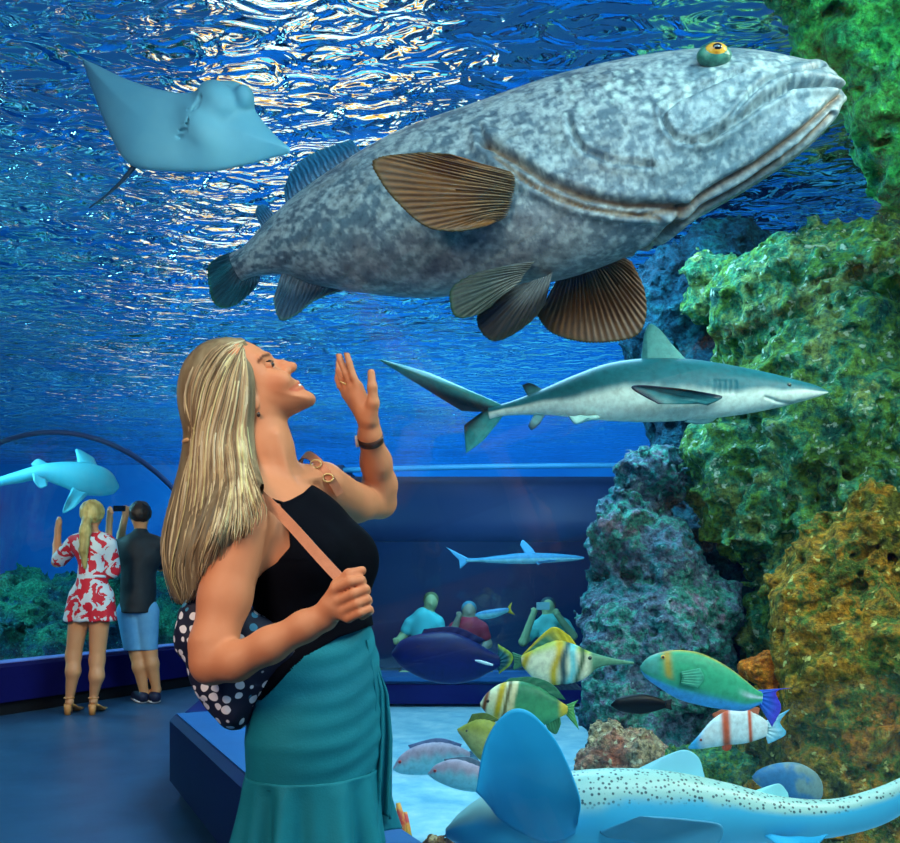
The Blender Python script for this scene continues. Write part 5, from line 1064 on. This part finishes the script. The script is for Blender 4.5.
c.chain([Q_(119.5, 548), Q_(116, 562, .17)], np.array((9, 8))*sM, .02); c.chain([Q_(157, 545), Q_(159.5, 562, .16)], np.array((9, 8))*sM, .02); c.cap(Q_(140.5, 533), Q_(140.8, 540), 7.6*sM, 8*sM, .02)
c.F = np.maximum(c.F, ((CAM_Z+(HORIZON-612)*sM)-c.ax[2])[None, None, :]).astype(np.float32); c.rough(.006, 9, 2, 3)
c.build('shirt', pbr('charcoal shirt', [(0.3, (20, 28, 34)), (0.7, (28, 38, 44))], 6, .7), cm)
c = Sdf((-3.1, 7.6, .35), (-2.4, 8.3, 1.1), 0.010)
c.cap(Q_(134, 606), Q_(143, 606), 13*sM, 13*sM, .04); c.cap(Q_(130, 612), Q_(135, 650), 13*sM, 10.5*sM, .02); c.cap(Q_(147, 612), Q_(148.5, 648), 12*sM, 9*sM, .02)
c.F = np.maximum(c.F, ((CAM_Z+(HORIZON-650)*sM)-c.ax[2])[None, None, :]).astype(np.float32)
c.build('shorts', pbr('light blue shorts', [(0.3, (84, 150, 196)), (0.7, (104, 168, 208))], 8, .7), cm)
h_ = Sdf((-2.95, 7.7, 1.4), (-2.5, 8.15, 1.9), 0.008)
h_.ell(Q_(140, 512.2, -.022), np.array((10.6, 12.4, 11.6))*sM, None, .01); h_.rough(.006, 40, 2, 8)
h_.build('hair', pbr('dark brown hair', [(0.35, (26, 20, 16)), (0.65, (52, 38, 28))], 30, .5), cm)
for (x, y) in ((141.5, 700), (153.5, 697)):
    xx, yy = (x-450)*sM, DM+.04
    sh = Sdf((xx-.22, yy-.2, 0), (xx+.2, yy+.28, .16), .008); sh.cap((xx+.02, yy-.06, .055), (xx-.10, yy+.10, .045), .052, .042, .02); sh.F[:, :, :2] = 1
    s_ = sh.build('sneaker', pbr('navy sneaker', [(18, 22, 50)], 8, .6), cm)
    V, Fc = tube_vf([(xx+.03, yy-.075, .018), (xx-.04, yy+.02, .018), (xx-.115, yy+.12, .018)], [.046, .052, .040], 14, .34, (0, 0, 1)); mk('sole', V, Fc, pbr('white sole', [(215, 215, 215)], 4, .6), s_)
ph = MB(); pc_ = Q_(119.5, 508.5, .37); ph.box(pc_-np.array((.055, .006, .026)), pc_+np.array((.055, .006, .026)))
po = ph.build('phone', pbr('black phone', [(12, 12, 14)], 3, .2)); tag(po, 'black phone held up by the man in the dark shirt', 'phone')
# ------------------------------------------------------------------ seated visitors behind the far window
DV = 8.75; sV = DV/900
def visitor(label, head, neck, sh_l, sh_r, hip, arms, shirt_c, skin_c, hair_c, extra=None, cut=None):
    r = empty('person', P(hip[0], hip[1], DV), label, 'person')
    T = lambda x, y, dd=0.0: P(x, y, DV+dd)
    xs = [p[0] for a_ in arms for p in a_]+[sh_l[0], sh_r[0], hip[0]]; lo = T(min(xs)-16, 690)+np.array([0, -.6, 0]); hi = T(max(xs)+16, head[1]-16)+np.array([0, .3, 0]); lo[2] = .03
    b = Sdf(lo, hi, .012)
    b.ell(T(*head), np.array((7, 8.2, 9))*sV, None, .01); b.ell(T(head[0], head[1]+2, -7.6*sV), np.array((1.5, 2.2, 2.2))*sV, None, .008); b.cap(T(*head), T(*neck), 3.6*sV, 4*sV, .02)
    b.cap(T(*sh_l), T(*sh_r), 6*sV, 6*sV, .03); b.cap(T((sh_l[0]+sh_r[0])/2, neck[1]+6), T(*hip), 11*sV, 12*sV, .05)
    for a_ in arms:
        b.chain([T(*p) for p in a_], [5.2*sV]+[4.2*sV]*(len(a_)-2)+[3*sV], .02); e_ = a_[-1]
        for k in range(4): b.cap(T(*e_), T(e_[0]-3+1.8*k, e_[1]-4.5+abs(k-1.5), (e_[2] if len(e_) > 2 else 0)-.02), 1.3*sV, .9*sV, .006)
        b.cap(T(*e_), T(e_[0]+4, e_[1]-1, e_[2] if len(e_) > 2 else 0), 1.2*sV, .9*sV, .006)
    for s_ in (-1, 1): b.chain([T(hip[0]+6*s_, hip[1]), (T(hip[0]+18*s_, hip[1])*np.array([1, 1, 0])+np.array([0, -.32, .16])), (T(hip[0]-6*s_, hip[1])*np.array([1, 1, 0])+np.array([0, -.42, .09]))], [.095, .065, .05], .03)
    b.build('body', pbr('skin', [skin_c], 4, .6), r)
    c = Sdf(lo, hi, .012); c.cap(T(*sh_l), T(*sh_r), 7*sV, 7*sV, .03); c.cap(T((sh_l[0]+sh_r[0])/2, neck[1]+6), T(*hip), 12.2*sV, 13*sV, .05)
    for a_ in arms: c.cap(T(*a_[0]), (T(*a_[0])+T(*a_[1]))/2, 6.6*sV, 6*sV, .02)
    c.build('shirt', pbr('shirt cloth', [shirt_c], 6, .7), r)
    c = Sdf(lo, hi, .01); c.ell(T(head[0], head[1]-2.5, 1.8*sV), np.array((7.8, 8, 7.8))*sV, None, .01); hr = c.build('hair', pbr('hair dark', [hair_c], 10, .6), r)
    pt = Sdf(lo, hi, .012)
    for s_ in (-1, 1): pt.chain([T(hip[0]+6*s_, hip[1]), (T(hip[0]+18*s_, hip[1])*np.array([1, 1, 0])+np.array([0, -.32, .16]))], [.102, .072], .03)
    pt.build('shorts', pbr('dark shorts', [(20, 30, 70)], 6, .7), r); return r, T
visitor('person in turquoise shirt sitting behind the far window, leaning on one arm', (431, 602), (429, 613), (412, 623), (437, 622), (424, 655), [[(410, 624), (403, 636), (396, 642, -.1)], [(438, 624), (443, 640), (436, 654, -.15)]], (70, 190, 190), (150, 170, 120), (90, 110, 70))
r2, T2 = visitor('person in red shirt sitting behind the far window', (469, 611), (468, 620), (456, 628), (481, 628), (468, 657), [[(454, 630), (450, 640, -.05), (459, 616, -.10)], [(482, 630), (488, 644), (476, 655, -.2)]], (150, 36, 60), (130, 130, 110), (50, 130, 150))
tx = MB()
for k, (x0, x1) in enumerate([(459, 466), (468, 473), (475, 481), (460, 470), (472, 479)]):
    y_ = 640 if k < 3 else 645; a_ = T2(x0, y_+1.4, -.135-.02*(abs((x0+x1)/2-469) < 5)); c_ = T2(x1, y_-1.4, -.12-.02*(abs((x0+x1)/2-469) < 5)); tx.box(np.minimum(a_, c_), np.maximum(a_, c_)+np.array([0, .03, 0]))
tx.build('shirt_print', pbr('pale print', [(150, 200, 190)], 4, .7), r2)
visitor('person in pale shirt sitting behind the far window, holding up a camera', (548, 607), (550, 617), (537, 627), (564, 625), (551, 657), [[(535, 630), (523, 642, -.15), (534, 612, -.25)], [(566, 628), (573, 636, -.1), (556, 613, -.25)]], (90, 190, 180), (150, 180, 130), (40, 80, 90))
cmb = empty('camera_body', P(543, 606, DV-.28), 'small camera held up by the person in pale shirt behind the far window', 'camera')
q = P(543, 606, DV-.28); m_ = MB(); m_.box(q-np.array((.06, .02, .035)), q+np.array((.06, .02, .035))); m_.build('case', pbr('grey camera', [(120, 170, 170)], 4, .4), cmb)
V, Fc = tube_vf([q+np.array((0, -.02, 0)), q+np.array((0, -.06, 0))], .028, 16); mk('lens', V, Fc, m_black, cmb)
